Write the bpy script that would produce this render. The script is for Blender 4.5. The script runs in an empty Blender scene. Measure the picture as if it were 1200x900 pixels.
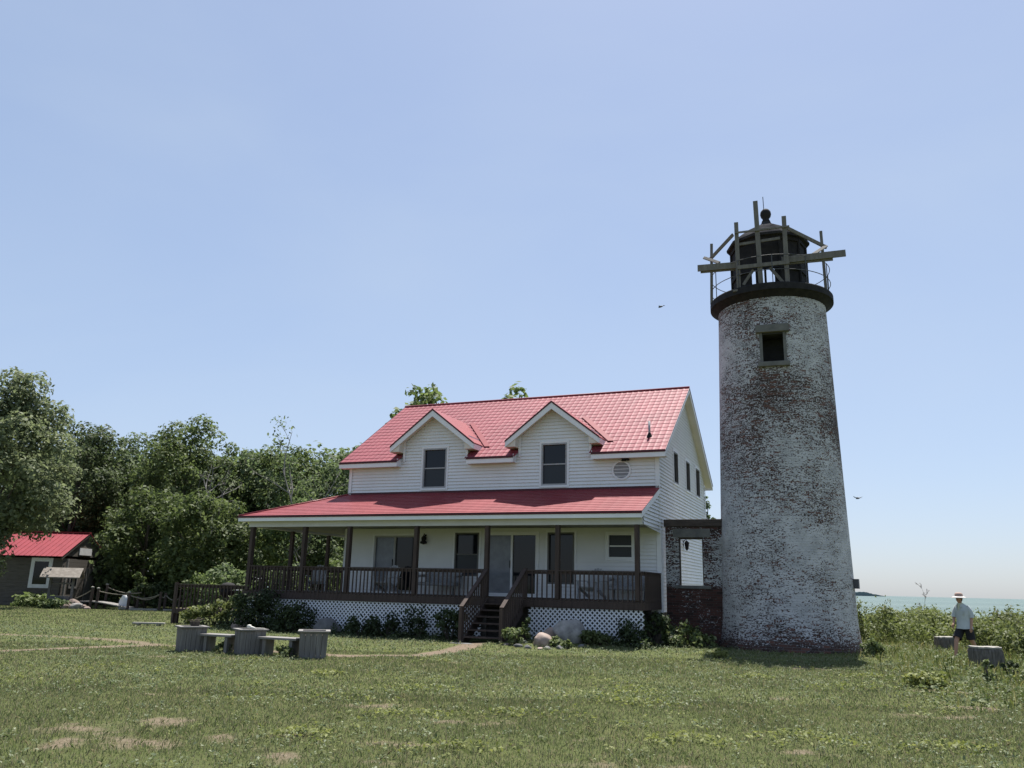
import bpy, math, random
import numpy as np
from mathutils import Vector, Matrix

random.seed(7)
RNG = np.random.default_rng(11)
scn = bpy.context.scene
COL = scn.collection
R = math.radians

# ------------------------------------------------------------------ camera numbers
F_PX, PITCH, ROLL, EYE = 953.9, 0.2443, 0.0240, 1.62
_F = Vector((0, math.cos(PITCH), math.sin(PITCH)))
_R0 = Vector((1, 0, 0))
_U0 = _R0.cross(_F)
_R = _R0 * math.cos(ROLL) + _U0 * math.sin(ROLL)
_U = _U0 * math.cos(ROLL) - _R0 * math.sin(ROLL)


def at(px, py, Y):
    """place seen at pixel (1200x900) at ground distance Y north of the camera"""
    d = _F + _R * ((px - 600) / F_PX) - _U * ((py - 450) / F_PX)
    t = Y / d.y
    return Vector((0, 0, EYE)) + d * t


def gnd(px, Y):
    """ground spot (z=0) in pixel column px at distance Y"""
    lo, hi = 300, 1600
    for _ in range(40):
        m = (lo + hi) / 2
        if at(px, m, Y).z > 0:
            lo = m
        else:
            hi = m
    p = at(px, lo, Y)
    return Vector((p.x, p.y, 0))


# ------------------------------------------------------------------ helpers
class MB:
    def __init__(s):
        s.v = []; s.f = []

    def add(s, vs, fs):
        o = len(s.v)
        s.v += [tuple(p) for p in vs]
        s.f += [tuple(o + i for i in f) for f in fs]
        return s

    def box(s, x0, x1, y0, y1, z0, z1):
        return s.add([(x0, y0, z0), (x1, y0, z0), (x1, y1, z0), (x0, y1, z0), (x0, y0, z1), (x1, y0, z1), (x1, y1, z1), (x0, y1, z1)],
                     [(3, 2, 1, 0), (4, 5, 6, 7), (0, 1, 5, 4), (1, 2, 6, 5), (2, 3, 7, 6), (3, 0, 4, 7)])

    def beam(s, p0, p1, w, h, up=(0, 0, 1)):
        """rectangular bar from p0 to p1, w across, h along up"""
        p0 = Vector(p0); p1 = Vector(p1); d = (p1 - p0).normalized(); up = Vector(up)
        if abs(d.dot(up)) > .98:
            up = Vector((0, 1, 0))
        x = d.cross(up).normalized(); y = x.cross(d).normalized()
        vs = []
        for p in (p0, p1):
            for a, b in ((-1, -1), (1, -1), (1, 1), (-1, 1)):
                vs.append(p + x * a * w / 2 + y * b * h / 2)
        return s.add(vs, [(0, 1, 2, 3), (7, 6, 5, 4), (0, 4, 5, 1), (1, 5, 6, 2), (2, 6, 7, 3), (3, 7, 4, 0)])

    def tube(s, pts, rad, n=8, cap=True, flat=None):
        pts = [Vector(p) for p in pts]
        if not hasattr(rad, '__len__'):
            rad = [rad] * len(pts)
        o = len(s.v)
        ref = Vector((0, 0, 1))
        d0 = (pts[-1] - pts[0])
        if d0.length > 1e-6 and abs(d0.normalized().dot(ref)) > .9:
            ref = Vector((0, 1, 0))
        for i, p in enumerate(pts):
            a = pts[max(i - 1, 0)]; b = pts[min(i + 1, len(pts) - 1)]
            d = (b - a).normalized()
            x = d.cross(ref).normalized(); y = d.cross(x).normalized()
            for k in range(n):
                t = 2 * math.pi * k / n
                q = p + x * math.cos(t) * rad[i] + y * math.sin(t) * rad[i] * (flat or 1)
                s.v.append(tuple(q))
        for i in range(len(pts) - 1):
            for k in range(n):
                k2 = (k + 1) % n
                s.f.append((o + i * n + k, o + i * n + k2, o + (i + 1) * n + k2, o + (i + 1) * n + k))
        if cap:
            s.f.append(tuple(o + k for k in range(n))[::-1])
            e = o + (len(pts) - 1) * n
            s.f.append(tuple(e + k for k in range(n)))
        return s

    def lathe(s, prof, n=24, c=(0, 0, 0), cap=True, a0=0.0):
        o = len(s.v)
        for r, z in prof:
            for k in range(n):
                t = a0 + 2 * math.pi * k / n
                s.v.append((c[0] + r * math.cos(t), c[1] + r * math.sin(t), c[2] + z))
        for i in range(len(prof) - 1):
            for k in range(n):
                k2 = (k + 1) % n
                s.f.append((o + i * n + k, o + i * n + k2, o + (i + 1) * n + k2, o + (i + 1) * n + k))
        if cap:
            if prof[0][0] > 1e-4:
                s.f.append(tuple(o + k for k in range(n))[::-1])
            if prof[-1][0] > 1e-4:
                e = o + (len(prof) - 1) * n
                s.f.append(tuple(e + k for k in range(n)))
        return s

    def prism(s, poly, ext):
        """planar polygon (list of 3d points) extruded by vector ext"""
        ext = Vector(ext); n = len(poly)
        vs = [Vector(p) for p in poly] + [Vector(p) + ext for p in poly]
        fs = [tuple(range(n))[::-1], tuple(range(n, 2 * n))]
        for i in range(n):
            j = (i + 1) % n
            fs.append((i, j, n + j, n + i))
        return s.add(vs, fs)

    def build(s, name, mat, parent=None, smooth=False, bevel=0.0, loc=None):
        me = bpy.data.meshes.new(name)
        me.from_pydata(s.v, [], s.f)
        me.validate(); me.update()
        if smooth:
            for p in me.polygons:
                p.use_smooth = True
        o = bpy.data.objects.new(name, me)
        COL.objects.link(o)
        if mat:
            me.materials.append(mat)
        if parent:
            o.parent = parent
        if loc is not None:
            o.location = loc
        if bevel:
            b = o.modifiers.new('Bevel', 'BEVEL'); b.width = bevel; b.segments = 2; b.limit_method = 'ANGLE'
        return o


def fast_mesh(name, V, nper, mat, parent=None, smooth=False):
    """V: (N*nper,3) array, every nper vertices form one face"""
    V = np.asarray(V, dtype=np.float32).reshape(-1, 3)
    nv = len(V); nf = nv // nper
    me = bpy.data.meshes.new(name)
    me.vertices.add(nv); me.vertices.foreach_set('co', V.ravel())
    me.loops.add(nv); me.loops.foreach_set('vertex_index', np.arange(nv, dtype=np.int32))
    me.polygons.add(nf)
    me.polygons.foreach_set('loop_start', np.arange(0, nv, nper, dtype=np.int32))
    me.update(calc_edges=True)
    if smooth:
        me.polygons.foreach_set('use_smooth', np.ones(nf, dtype=bool))
    me.materials.append(mat)
    o = bpy.data.objects.new(name, me); COL.objects.link(o)
    if parent:
        o.parent = parent
    return o


def tag(o, label=None, cat=None, group=None, kind=None):
    if label: o['label'] = label
    if cat: o['category'] = cat
    if group: o['group'] = group
    if kind: o['kind'] = kind
    return o


def thing(name, label, cat, loc=(0, 0, 0), rz=0.0, group=None):
    o = bpy.data.objects.new(name, None); COL.objects.link(o)
    o.empty_display_size = .2
    o.location = loc; o.rotation_euler = (0, 0, rz)
    return tag(o, label, cat, group)


def copy_tree(o, parent=None):
    c = o.copy(); COL.objects.link(c)
    if parent: c.parent = parent
    for ch in list(o.children):
        copy_tree(ch, c)
    return c


# ------------------------------------------------------------------ value noise (python side)
def vnoise(x, y, scale, seed=0):
    r = np.random.default_rng(seed); T = r.random((256, 256))
    X = np.asarray(x) / scale; Y = np.asarray(y) / scale
    xi = np.floor(X).astype(int); yi = np.floor(Y).astype(int)
    fx = X - xi; fy = Y - yi
    fx = fx * fx * (3 - 2 * fx); fy = fy * fy * (3 - 2 * fy)
    g = lambda a, b: T[a & 255, b & 255]
    return (g(xi, yi) * (1 - fx) + g(xi + 1, yi) * fx) * (1 - fy) + (g(xi, yi + 1) * (1 - fx) + g(xi + 1, yi + 1) * fx) * fy


def fbm(x, y, scale, seed=0, o=3):
    t = 0; a = 1; w = 0
    for i in range(o):
        t = t + a * vnoise(x, y, scale / 2 ** i, seed + i); w += a; a *= .55
    return t / w


# ------------------------------------------------------------------ materials
def new_mat(name):
    m = bpy.data.materials.new(name); m.use_nodes = True
    nt = m.node_tree; nt.nodes.clear()
    out = nt.nodes.new('ShaderNodeOutputMaterial')
    return m, nt, out


def N(nt, t, **kw):
    n = nt.nodes.new(t)
    for k, v in kw.items():
        if k in n.inputs: n.inputs[k].default_value = v
        else: setattr(n, k, v)
    return n


def L(nt, a, b): nt.links.new(a, b)


def ramp(nt, stops):
    n = nt.nodes.new('ShaderNodeValToRGB'); cr = n.color_ramp
    while len(cr.elements) < len(stops): cr.elements.new(.5)
    for e, (p, c) in zip(cr.elements, stops):
        e.position = p; e.color = (*c, 1) if len(c) == 3 else c
    return n


def noise_mat(name, stops, scale=4.0, rough=.7, bump=.0, bscale=None, stretch=(1, 1, 1), detail=6, spec=.3, metallic=0.0, bdist=.01):
    m, nt, out = new_mat(name)
    b = N(nt, 'ShaderNodeBsdfPrincipled'); b.inputs['Roughness'].default_value = rough
    b.inputs['Specular IOR Level'].default_value = spec; b.inputs['Metallic'].default_value = metallic
    tc = N(nt, 'ShaderNodeTexCoord'); mp = N(nt, 'ShaderNodeMapping'); mp.inputs['Scale'].default_value = stretch
    L(nt, tc.outputs['Object'], mp.inputs['Vector'])
    no = N(nt, 'ShaderNodeTexNoise'); no.inputs['Scale'].default_value = scale; no.inputs['Detail'].default_value = detail
    no.inputs['Roughness'].default_value = .6
    L(nt, mp.outputs[0], no.inputs['Vector'])
    cr = ramp(nt, stops); L(nt, no.outputs['Fac'], cr.inputs['Fac']); L(nt, cr.outputs['Color'], b.inputs['Base Color'])
    if bump:
        n2 = N(nt, 'ShaderNodeTexNoise'); n2.inputs['Scale'].default_value = bscale or scale * 3; n2.inputs['Detail'].default_value = 8
        L(nt, mp.outputs[0], n2.inputs['Vector'])
        bp = N(nt, 'ShaderNodeBump'); bp.inputs['Strength'].default_value = bump; bp.inputs['Distance'].default_value = bdist
        L(nt, n2.outputs['Fac'], bp.inputs['Height']); L(nt, bp.outputs[0], b.inputs['Normal'])
    L(nt, b.outputs[0], out.inputs[0])
    return m


def leaf_mat(name, cols, trans=.3, rough=.45, objvar=.25):
    m, nt, out = new_mat(name)
    g = N(nt, 'ShaderNodeNewGeometry'); oi = N(nt, 'ShaderNodeObjectInfo')
    cr = ramp(nt, [(i / (len(cols) - 1), c) for i, c in enumerate(cols)])
    L(nt, g.outputs['Random Per Island'], cr.inputs['Fac'])
    hs = N(nt, 'ShaderNodeHueSaturation')
    mr = N(nt, 'ShaderNodeMapRange'); mr.inputs['To Min'].default_value = 1 - objvar; mr.inputs['To Max'].default_value = 1 + objvar
    L(nt, oi.outputs['Random'], mr.inputs['Value']); L(nt, mr.outputs[0], hs.inputs['Value'])
    L(nt, cr.outputs['Color'], hs.inputs['Color'])
    b = N(nt, 'ShaderNodeBsdfPrincipled'); b.inputs['Roughness'].default_value = rough + .15; b.inputs['Specular IOR Level'].default_value = .22
    L(nt, hs.outputs[0], b.inputs['Base Color'])
    t = N(nt, 'ShaderNodeBsdfTranslucent')
    h2 = N(nt, 'ShaderNodeHueSaturation'); h2.inputs['Saturation'].default_value = 1.1; h2.inputs['Value'].default_value = 1.35
    L(nt, hs.outputs[0], h2.inputs['Color']); L(nt, h2.outputs[0], t.inputs['Color'])
    mx = N(nt, 'ShaderNodeMixShader'); mx.inputs[0].default_value = trans
    L(nt, b.outputs[0], mx.inputs[1]); L(nt, t.outputs[0], mx.inputs[2]); L(nt, mx.outputs[0], out.inputs[0])
    return m


def brick_mat(name, paint, paint2, bricks, mortar, thr, big_scale, zfun=None, uv=True, rough=.85, fine=15):
    """brick courses with flaking limewash: single bricks and ragged patches lose their paint"""
    m, nt, out = new_mat(name)
    tc = N(nt, 'ShaderNodeTexCoord'); src = tc.outputs['UV']
    # slight wobble so that the courses are not ruler straight
    nw = N(nt, 'ShaderNodeTexNoise'); nw.inputs['Scale'].default_value = 1.2; L(nt, src, nw.inputs['Vector'])
    sub = N(nt, 'ShaderNodeVectorMath', operation='SUBTRACT'); sub.inputs[1].default_value = (.5, .5, .5); L(nt, nw.outputs['Color'], sub.inputs[0])
    sc = N(nt, 'ShaderNodeVectorMath', operation='SCALE'); sc.inputs['Scale'].default_value = .035; L(nt, sub.outputs[0], sc.inputs[0])
    ad = N(nt, 'ShaderNodeVectorMath', operation='ADD'); L(nt, src, ad.inputs[0]); L(nt, sc.outputs[0], ad.inputs[1])
    br = N(nt, 'ShaderNodeTexBrick')
    br.inputs['Color1'].default_value = (0, 0, 0, 1); br.inputs['Color2'].default_value = (1, 1, 1, 1); br.inputs['Mortar'].default_value = (.5, .5, .5, 1)
    br.inputs['Scale'].default_value = 1.0; br.inputs['Brick Width'].default_value = .215; br.inputs['Row Height'].default_value = .074
    br.inputs['Mortar Size'].default_value = .007; br.inputs['Mortar Smooth'].default_value = .3; br.inputs['Bias'].default_value = 0
    L(nt, ad.outputs[0], br.inputs['Vector'])
    n1 = N(nt, 'ShaderNodeTexNoise'); n1.inputs['Scale'].default_value = big_scale; n1.inputs['Detail'].default_value = 3; L(nt, src, n1.inputs['Vector'])
    n2 = N(nt, 'ShaderNodeTexNoise'); n2.inputs['Scale'].default_value = fine; n2.inputs['Detail'].default_value = 4; n2.inputs['Roughness'].default_value = .75
    mp = N(nt, 'ShaderNodeMapping'); mp.inputs['Scale'].default_value = (.62, 1.2, 1); L(nt, ad.outputs[0], mp.inputs['Vector']); L(nt, mp.outputs[0], n2.inputs['Vector'])
    def mth(op, a, b):
        n = N(nt, 'ShaderNodeMath', operation=op)
        for i, q in enumerate((a, b)):
            if hasattr(q, 'links'): L(nt, q, n.inputs[i])
            elif q is not None: n.inputs[i].default_value = q
        return n.outputs[0]
    n4 = N(nt, 'ShaderNodeTexNoise'); n4.inputs['Scale'].default_value = fine * 2.0; n4.inputs['Detail'].default_value = 3; L(nt, mp.outputs[0], n4.inputs['Vector'])
    r = mth('MULTIPLY', br.outputs['Color'], .15)
    s = mth('ADD', r, mth('MULTIPLY', n1.outputs['Fac'], .6))
    s = mth('ADD', s, mth('MULTIPLY', n2.outputs['Fac'], .8)); s = mth('ADD', s, mth('MULTIPLY', n4.outputs['Fac'], .6))
    if zfun:   # how much paint has gone at each height
        sx = N(nt, 'ShaderNodeSeparateXYZ'); L(nt, src, sx.inputs[0])
        mr = N(nt, 'ShaderNodeMapRange'); mr.inputs['From Min'].default_value = 0; mr.inputs['From Max'].default_value = 11.5
        L(nt, sx.outputs['Y'], mr.inputs['Value'])
        cz = ramp(nt, [(p, (q, q, q)) for p, q in zfun]); L(nt, mr.outputs[0], cz.inputs['Fac'])
        s = mth('ADD', s, mth('SUBTRACT', cz.outputs['Color'], .5))
    e = N(nt, 'ShaderNodeMapRange'); e.inputs['From Min'].default_value = thr; e.inputs['From Max'].default_value = thr + .06
    L(nt, s, e.inputs['Value'])
    cb = ramp(nt, [(i / (len(bricks) - 1), c) for i, c in enumerate(bricks)]); L(nt, br.outputs['Color'], cb.inputs['Fac'])
    mm = N(nt, 'ShaderNodeMix', data_type='RGBA'); L(nt, br.outputs['Fac'], mm.inputs[0]); L(nt, cb.outputs[0], mm.inputs[6]); mm.inputs[7].default_value = (*mortar, 1)
    pn = N(nt, 'ShaderNodeTexNoise'); pn.inputs['Scale'].default_value = 2.2; pn.inputs['Detail'].default_value = 7; L(nt, src, pn.inputs['Vector'])
    pr = ramp(nt, [(.35, paint2), (.6, paint)]); L(nt, pn.outputs['Fac'], pr.inputs['Fac'])
    mx = N(nt, 'ShaderNodeMix', data_type='RGBA'); L(nt, e.outputs[0], mx.inputs[0]); L(nt, pr.outputs[0], mx.inputs[6]); L(nt, mm.outputs[2], mx.inputs[7])
    b = N(nt, 'ShaderNodeBsdfPrincipled'); b.inputs['Roughness'].default_value = rough; b.inputs['Specular IOR Level'].default_value = .2
    L(nt, mx.outputs[2], b.inputs['Base Color'])
    hh = mth('SUBTRACT', mth('MULTIPLY', mth('SUBTRACT', 1.0, br.outputs['Fac']), .5), mth('MULTIPLY', e.outputs[0], .6))
    hh = mth('ADD', hh, mth('MULTIPLY', n2.outputs['Fac'], .6))
    bp = N(nt, 'ShaderNodeBump'); bp.inputs['Strength'].default_value = .8; bp.inputs['Distance'].default_value = .012
    L(nt, hh, bp.inputs['Height']); L(nt, bp.outputs[0], b.inputs['Normal'])
    L(nt, b.outputs[0], out.inputs[0])
    return m


def glass_mat(name, col, rough=.06, spec=.5):
    m, nt, out = new_mat(name)
    b = N(nt, 'ShaderNodeBsdfPrincipled'); b.inputs['Base Color'].default_value = (*col, 1); b.inputs['Roughness'].default_value = rough
    b.inputs['Specular IOR Level'].default_value = spec
    tc = N(nt, 'ShaderNodeTexCoord'); no = N(nt, 'ShaderNodeTexNoise'); no.inputs['Scale'].default_value = 1.7; L(nt, tc.outputs['Object'], no.inputs['Vector'])
    bp = N(nt, 'ShaderNodeBump'); bp.inputs['Strength'].default_value = .06; bp.inputs['Distance'].default_value = .02
    L(nt, no.outputs['Fac'], bp.inputs['Height']); L(nt, bp.outputs[0], b.inputs['Normal'])
    L(nt, b.outputs[0], out.inputs[0]); return m


M = {}
M['siding'] = noise_mat('white_vinyl_siding', [(.3, (.70, .70, .71)), (.7, (.77, .77, .78))], 1.3, .5, .05, 30, spec=.3)
M['trim'] = noise_mat('white_trim', [(.3, (.7, .7, .72)), (.7, (.78, .78, .8))], 2, .45)
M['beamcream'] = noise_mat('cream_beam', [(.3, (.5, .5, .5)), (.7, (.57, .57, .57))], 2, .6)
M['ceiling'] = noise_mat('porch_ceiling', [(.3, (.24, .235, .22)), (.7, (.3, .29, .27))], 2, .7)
M['soffit'] = noise_mat('soffit', [(.3, (.6, .56, .49)), (.7, (.68, .64, .57))], 2, .7)
def roof_mat(name, c0, c1, rough, coat, crough):
    m = noise_mat(name, [(.3, c0), (.7, c1)], .8, rough, .05, 6, spec=.3)
    b = next(n for n in m.node_tree.nodes if n.type == 'BSDF_PRINCIPLED'); b.inputs['Coat Weight'].default_value = coat; b.inputs['Coat Roughness'].default_value = crough
    return m


M['roof'] = roof_mat('red_metal_tile', (.185, .032, .046), (.25, .046, .062), .68, .05, .25)
M['porchroof'] = roof_mat('red_metal_panel', (.19, .026, .033), (.245, .038, .046), .66, .10, .2)
M['maroon'] = noise_mat('maroon_trim', [(.3, (.05, .006, .012)), (.7, (.075, .009, .016))], 2, .4)
M['deckwood'] = noise_mat('brown_stained_wood', [(.25, (.04, .029, .025)), (.75, (.085, .06, .05))], 3, .8, .3, 20, (4, 4, .6))
M['oldwood'] = noise_mat('weathered_grey_wood', [(.2, (.10, .092, .084)), (.5, (.16, .15, .14)), (.8, (.25, .24, .225))], 3.2, .85, .5, 22, (6, 6, .5))
M['oldwoodx'] = noise_mat('weathered_grey_board', [(.2, (.13, .12, .11)), (.5, (.2, .19, .18)), (.8, (.29, .28, .265))], 3.2, .85, .5, 22, (.6, 6, 6))
M['scaffold'] = noise_mat('weathered_scaffold_wood', [(.2, (.10, .09, .08)), (.8, (.21, .195, .175))], 4, .85, .4, 20, (3, 3, .8))
M['lattice'] = noise_mat('white_lattice', [(.3, (.66, .67, .7)), (.7, (.76, .77, .79))], 3, .55)
M['glass'] = glass_mat('dark_window_glass', (.008, .010, .015), spec=.32)
M['screen'] = glass_mat('screened_glass', (.02, .024, .032), .35, .35)
M['curtain'] = noise_mat('curtain_behind_glass', [(.3, (.10, .115, .15)), (.7, (.17, .185, .23))], 3, .2, spec=.5)
M['frame'] = noise_mat('grey_window_frame', [(.3, (.3, .3, .31)), (.7, (.38, .38, .39))], 3, .5)
M['bronze'] = noise_mat('bronze_frame', [(.3, (.10, .10, .10)), (.7, (.14, .135, .13))], 3, .5)
M['black'] = noise_mat('black_iron', [(.3, (.012, .012, .014)), (.7, (.03, .028, .028))], 5, .85, .2, 20, spec=.2)
M['rail'] = noise_mat('grey_rail', [(.3, (.05, .05, .055)), (.7, (.10, .10, .11))], 5, .5)
M['lantroof'] = noise_mat('lantern_roof_sheet', [(.3, (.02, .02, .022)), (.7, (.07, .07, .072))], 3, .8, .2, 8, spec=0)
M['greydisc'] = noise_mat('grey_disc', [(.3, (.22, .22, .235)), (.7, (.28, .28, .29))], 5, .5)
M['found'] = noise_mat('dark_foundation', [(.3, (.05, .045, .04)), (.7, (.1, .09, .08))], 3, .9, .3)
M['interior'] = noise_mat('dark_interior', [(.3, (.03, .03, .03)), (.7, (.05, .05, .05))], 3, .9)
M['tower'] = brick_mat('flaking_whitewashed_brick', (.53, .525, .535), (.39, .388, .395),
                       [(.034, .024, .021), (.085, .048, .040), (.045, .031, .027), (.14, .068, .052)], (.12, .105, .098), 1.115, .42,
                       [(0, .8), (.03, .62), (.09, .47), (.26, .47), (.42, .53), (.56, .60), (.70, .585), (.76, .53), (.8, .49), (.95, .51), (1, .56)])
M['ruin'] = brick_mat('bare_red_brick_with_old_limewash', (.46, .47, .48), (.30, .30, .30),
                      [(.055, .026, .022), (.095, .042, .034), (.03, .02, .018), (.075, .034, .028)], (.065, .057, .053), 1.04, 1.1,
                      [(0, .80), (.05, .66), (.10, .70), (.145, .74), (.165, .46), (.28, .5), (.31, .62), (.34, .7), (1, .8)], fine=14)
M['stone'] = noise_mat('grey_lintel_stone', [(.3, (.10, .10, .095)), (.7, (.17, .165, .155))], 4, .9, .4, 20)
M['brickcap'] = noise_mat('dark_timber_cap', [(.3, (.045, .035, .03)), (.7, (.09, .07, .06))], 6, .9, .5, 25, (.5, 3, 3))
M['pink'] = noise_mat('pink_granite', [(.3, (.22, .165, .14)), (.7, (.36, .285, .245))], 6, .8, .35, 12)
M['heap'] = noise_mat('weathered_pink_stone', [(.3, (.13, .10, .085)), (.7, (.24, .19, .165))], 5, .9, .6, 8)
M['grey'] = noise_mat('grey_granite', [(.25, (.10, .097, .093)), (.5, (.23, .222, .212)), (.75, (.36, .35, .335))], 4, .85, .6, 7)
M['greydark'] = noise_mat('dark_grey_granite', [(.3, (.09, .09, .09)), (.7, (.18, .175, .17))], 4, .85, .5, 9)
M['bark'] = noise_mat('tree_bark', [(.3, (.045, .038, .03)), (.7, (.12, .10, .085))], 4, .9, .6, 12, (4, 4, .8))
M['palebark'] = noise_mat('dead_grey_wood', [(.3, (.16, .15, .14)), (.7, (.28, .26, .24))], 4, .9, .3, 12, (4, 4, .8))
M['soil'] = noise_mat('planter_soil', [(.3, (.03, .022, .016)), (.7, (.07, .05, .036))], 8, .95, .6, 30)
M['stump'] = noise_mat('weathered_stump', [(.25, (.04, .036, .031)), (.55, (.12, .11, .098)), (.8, (.22, .205, .185))], 6, .9, .8, 14, (4, 4, .7))
M['stumptop'] = noise_mat('bleached_stump_top', [(.3, (.22, .21, .185)), (.7, (.32, .305, .275))], 6, .9, .3, 30)
M['cabinwall'] = noise_mat('grey_cabin_boards', [(.3, (.075, .066, .057)), (.7, (.14, .125, .108))], 4, .85, .3, 20, (.5, 3, 6))
M['cabinroof'] = noise_mat('bright_red_metal', [(.3, (.22, .026, .036)), (.7, (.28, .038, .048))], 2, .55, spec=.4)
M['whitepaint'] = noise_mat('white_paint', [(.3, (.6, .6, .6)), (.7, (.72, .72, .72))], 3, .6)
M['shingle'] = noise_mat('old_shingles', [(.3, (.16, .14, .12)), (.7, (.27, .245, .215))], 6, .9, .4, 20)
M['rope'] = noise_mat('old_rope', [(.3, (.16, .14, .11)), (.7, (.26, .23, .18))], 20, .9)
M['chairgrey'] = noise_mat('weathered_white_chair', [(.3, (.32, .33, .35)), (.7, (.46, .47, .49))], 4, .7)
M['wicker'] = noise_mat('grey_wicker', [(.3, (.12, .12, .13)), (.7, (.34, .35, .37))], 30, .8, .5, 60)
M['bone'] = noise_mat('bleached_bone', [(.3, (.5, .48, .42)), (.7, (.68, .66, .6))], 8, .7)
M['skin'] = noise_mat('skin', [(.3, (.36, .2, .14)), (.7, (.43, .25, .18))], 8, .55)
M['shirt'] = noise_mat('pale_grey_shirt', [(.3, (.40, .44, .45)), (.7, (.5, .54, .55))], 6, .85, .3, 12, bdist=.02)
M['collar'] = noise_mat('pale_yellow_tee', [(.3, (.5, .5, .36)), (.7, (.56, .56, .42))], 6, .85)
M['shorts'] = noise_mat('black_shorts', [(.3, (.012, .012, .015)), (.7, (.022, .022, .027))], 6, .8, .3, 12, bdist=.02)
M['hat'] = noise_mat('tan_hat', [(.3, (.34, .24, .2)), (.7, (.4, .29, .25))], 6, .85)
M['hatbrim'] = noise_mat('white_hat_brim', [(.3, (.62, .58, .54)), (.7, (.7, .66, .62))], 6, .85)
M['shoe'] = noise_mat('pale_shoes', [(.3, (.5, .48, .32)), (.7, (.58, .56, .4))], 6, .7)
M['hair'] = noise_mat('brown_hair', [(.3, (.03, .022, .016)), (.7, (.06, .045, .035))], 20, .7)
M['leafA'] = leaf_mat('oak_leaves', [(.055, .078, .036), (.094, .126, .056), (.138, .17, .082)], .42)
M['leafB'] = leaf_mat('maple_leaves', [(.07, .098, .036), (.115, .152, .056), (.165, .203, .084)], .42)
M['leafC'] = leaf_mat('cottonwood_leaves', [(.08, .10, .055), (.13, .155, .08), (.18, .205, .115)], .42)
M['leafD'] = leaf_mat('dark_shrub_leaves', [(.025, .038, .018), (.042, .06, .026), (.065, .088, .038)], .25)
M['leafS'] = leaf_mat('shore_shrub_leaves', [(.07, .088, .03), (.115, .138, .046), (.165, .185, .075)], .34, objvar=.2)
M['leafW'] = leaf_mat('yellow_green_weeds', [(.12, .145, .045), (.175, .2, .06), (.24, .255, .095)], .35, objvar=.05)
M['clover'] = leaf_mat('clover_leaves', [(.07, .10, .045), (.11, .145, .07), (.16, .19, .105), (.25, .27, .17)], .3, objvar=.02)
M['leafG'] = leaf_mat('garden_weeds', [(.06, .085, .03), (.11, .14, .05), (.2, .23, .12)], .3, objvar=.2)
M['blade'] = leaf_mat('grass_blades', [(.082, .104, .042), (.124, .155, .064), (.165, .192, .09), (.185, .172, .10), (.26, .245, .16)], .35, .5, .02)
M['dryblade'] = leaf_mat('rough_grass_blades', [(.075, .10, .03), (.125, .15, .045), (.19, .2, .075), (.27, .25, .12)], .3, .5, .02)


# ------------------------------------------------------------------ ground
def seg_dist(x, y, pts):
    d = np.full(x.shape, 1e9)
    for (ax, ay), (bx, by) in zip(pts[:-1], pts[1:]):
        vx, vy = bx - ax, by - ay
        t = np.clip(((x - ax) * vx + (y - ay) * vy) / (vx * vx + vy * vy), 0, 1)
        d = np.minimum(d, np.hypot(x - ax - t * vx, y - ay - t * vy))
    return d


PATH1 = [(-16, 14.5), (-9.64, 16.6), (-8.9, 21.2), (-7.5, 21.4), (-5.2, 20.0), (-3.7, 19.6), (-2.1, 20.1), (-1.2, 22.4), (-.9, 24.6)]
PATH1 = [(-18, 13.6), (-13.2, 16.0), (-10.6, 19.2), (-8.7, 21.3), (-7.3, 21.6), (-5.2, 20.1), (-3.7, 19.6), (-2.1, 20.1), (-1.3, 22.2), (-.9, 24.6)]
PATH2 = [(-15.6, 24.2), (-12.4, 23.6), (-10.6, 22.9), (-8.7, 21.4)]
PATCHES = [(-3.6, 8.9, .35, .25), (-2.4, 9.5, .3, .22), (-2.1, 8.5, .3, .25), (-1.1, 8.2, .4, .25), (-3.9, 10.2, .45, .28), (-3.0, 9.3, .2, .2), (-4.4, 8.8, .25, .2), (-.6, 10.6, .5, .2), (-4.6, 9.6, .5, .25),
           (.8, 8.3, .5, .2), (1.6, 8.25, .4, .18), (1.0, 9.6, .4, .15), (-1.9, 11.8, .5, .2), (3.1, 9.2, .3, .15), (-1.0, 9.2, .5, .12),
           (13.84, 28.8, 1.7, 1.0), (13.2, 27.4, 1.1, .8), (7.2, 13.2, .5, .2), (8.0, 15.2, .8, .25), (8.9, 17.0, .6, .3), (6.2, 12.2, .6, .2), (9.6, 16.2, .5, .25), (4.4, 13.7, .35, .18),
           (6.6, 19.6, 1.3, .35), (-6.4, 18.3, 1.2, .25), (-9.6, 12.8, 1.0, .25), (-4.8, 12.5, .6, .18)]


def bare(x, y):
    """0 = grass, 1 = bare earth"""
    n = fbm(x, y, .55, 3)
    n2 = fbm(x, y, 3.1, 9)
    b = np.zeros(np.shape(x))
    w = .10 + .22 * fbm(x, y, 1.1, 21)
    for P, k in ((PATH1, 1.0), (PATH2, .75)):
        d = seg_dist(x, y, P)
        b = np.maximum(b, k * np.clip((w + .16 - d) / .14, 0, 1) * (.8 + .4 * n2))
    for cx, cy, rx, ry in PATCHES:
        d = np.hypot((x - cx) / (rx * .85), (y - cy) / (ry * .95)) + (n - .5) * 3.0 + (fbm(x, y, .16, 91) - .5) * 2.6
        b = np.maximum(b, np.clip((1.2 - d) / 1.1, 0, 1) * .8)
    b = np.maximum(b, np.clip((n * .6 + n2 * .6 - .86) / .1, 0, 1) * .5)
    return b


def shore_y(x):
    return 47 + np.clip(1.6 * np.maximum(0, 9 - x), 0, 130)


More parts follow.
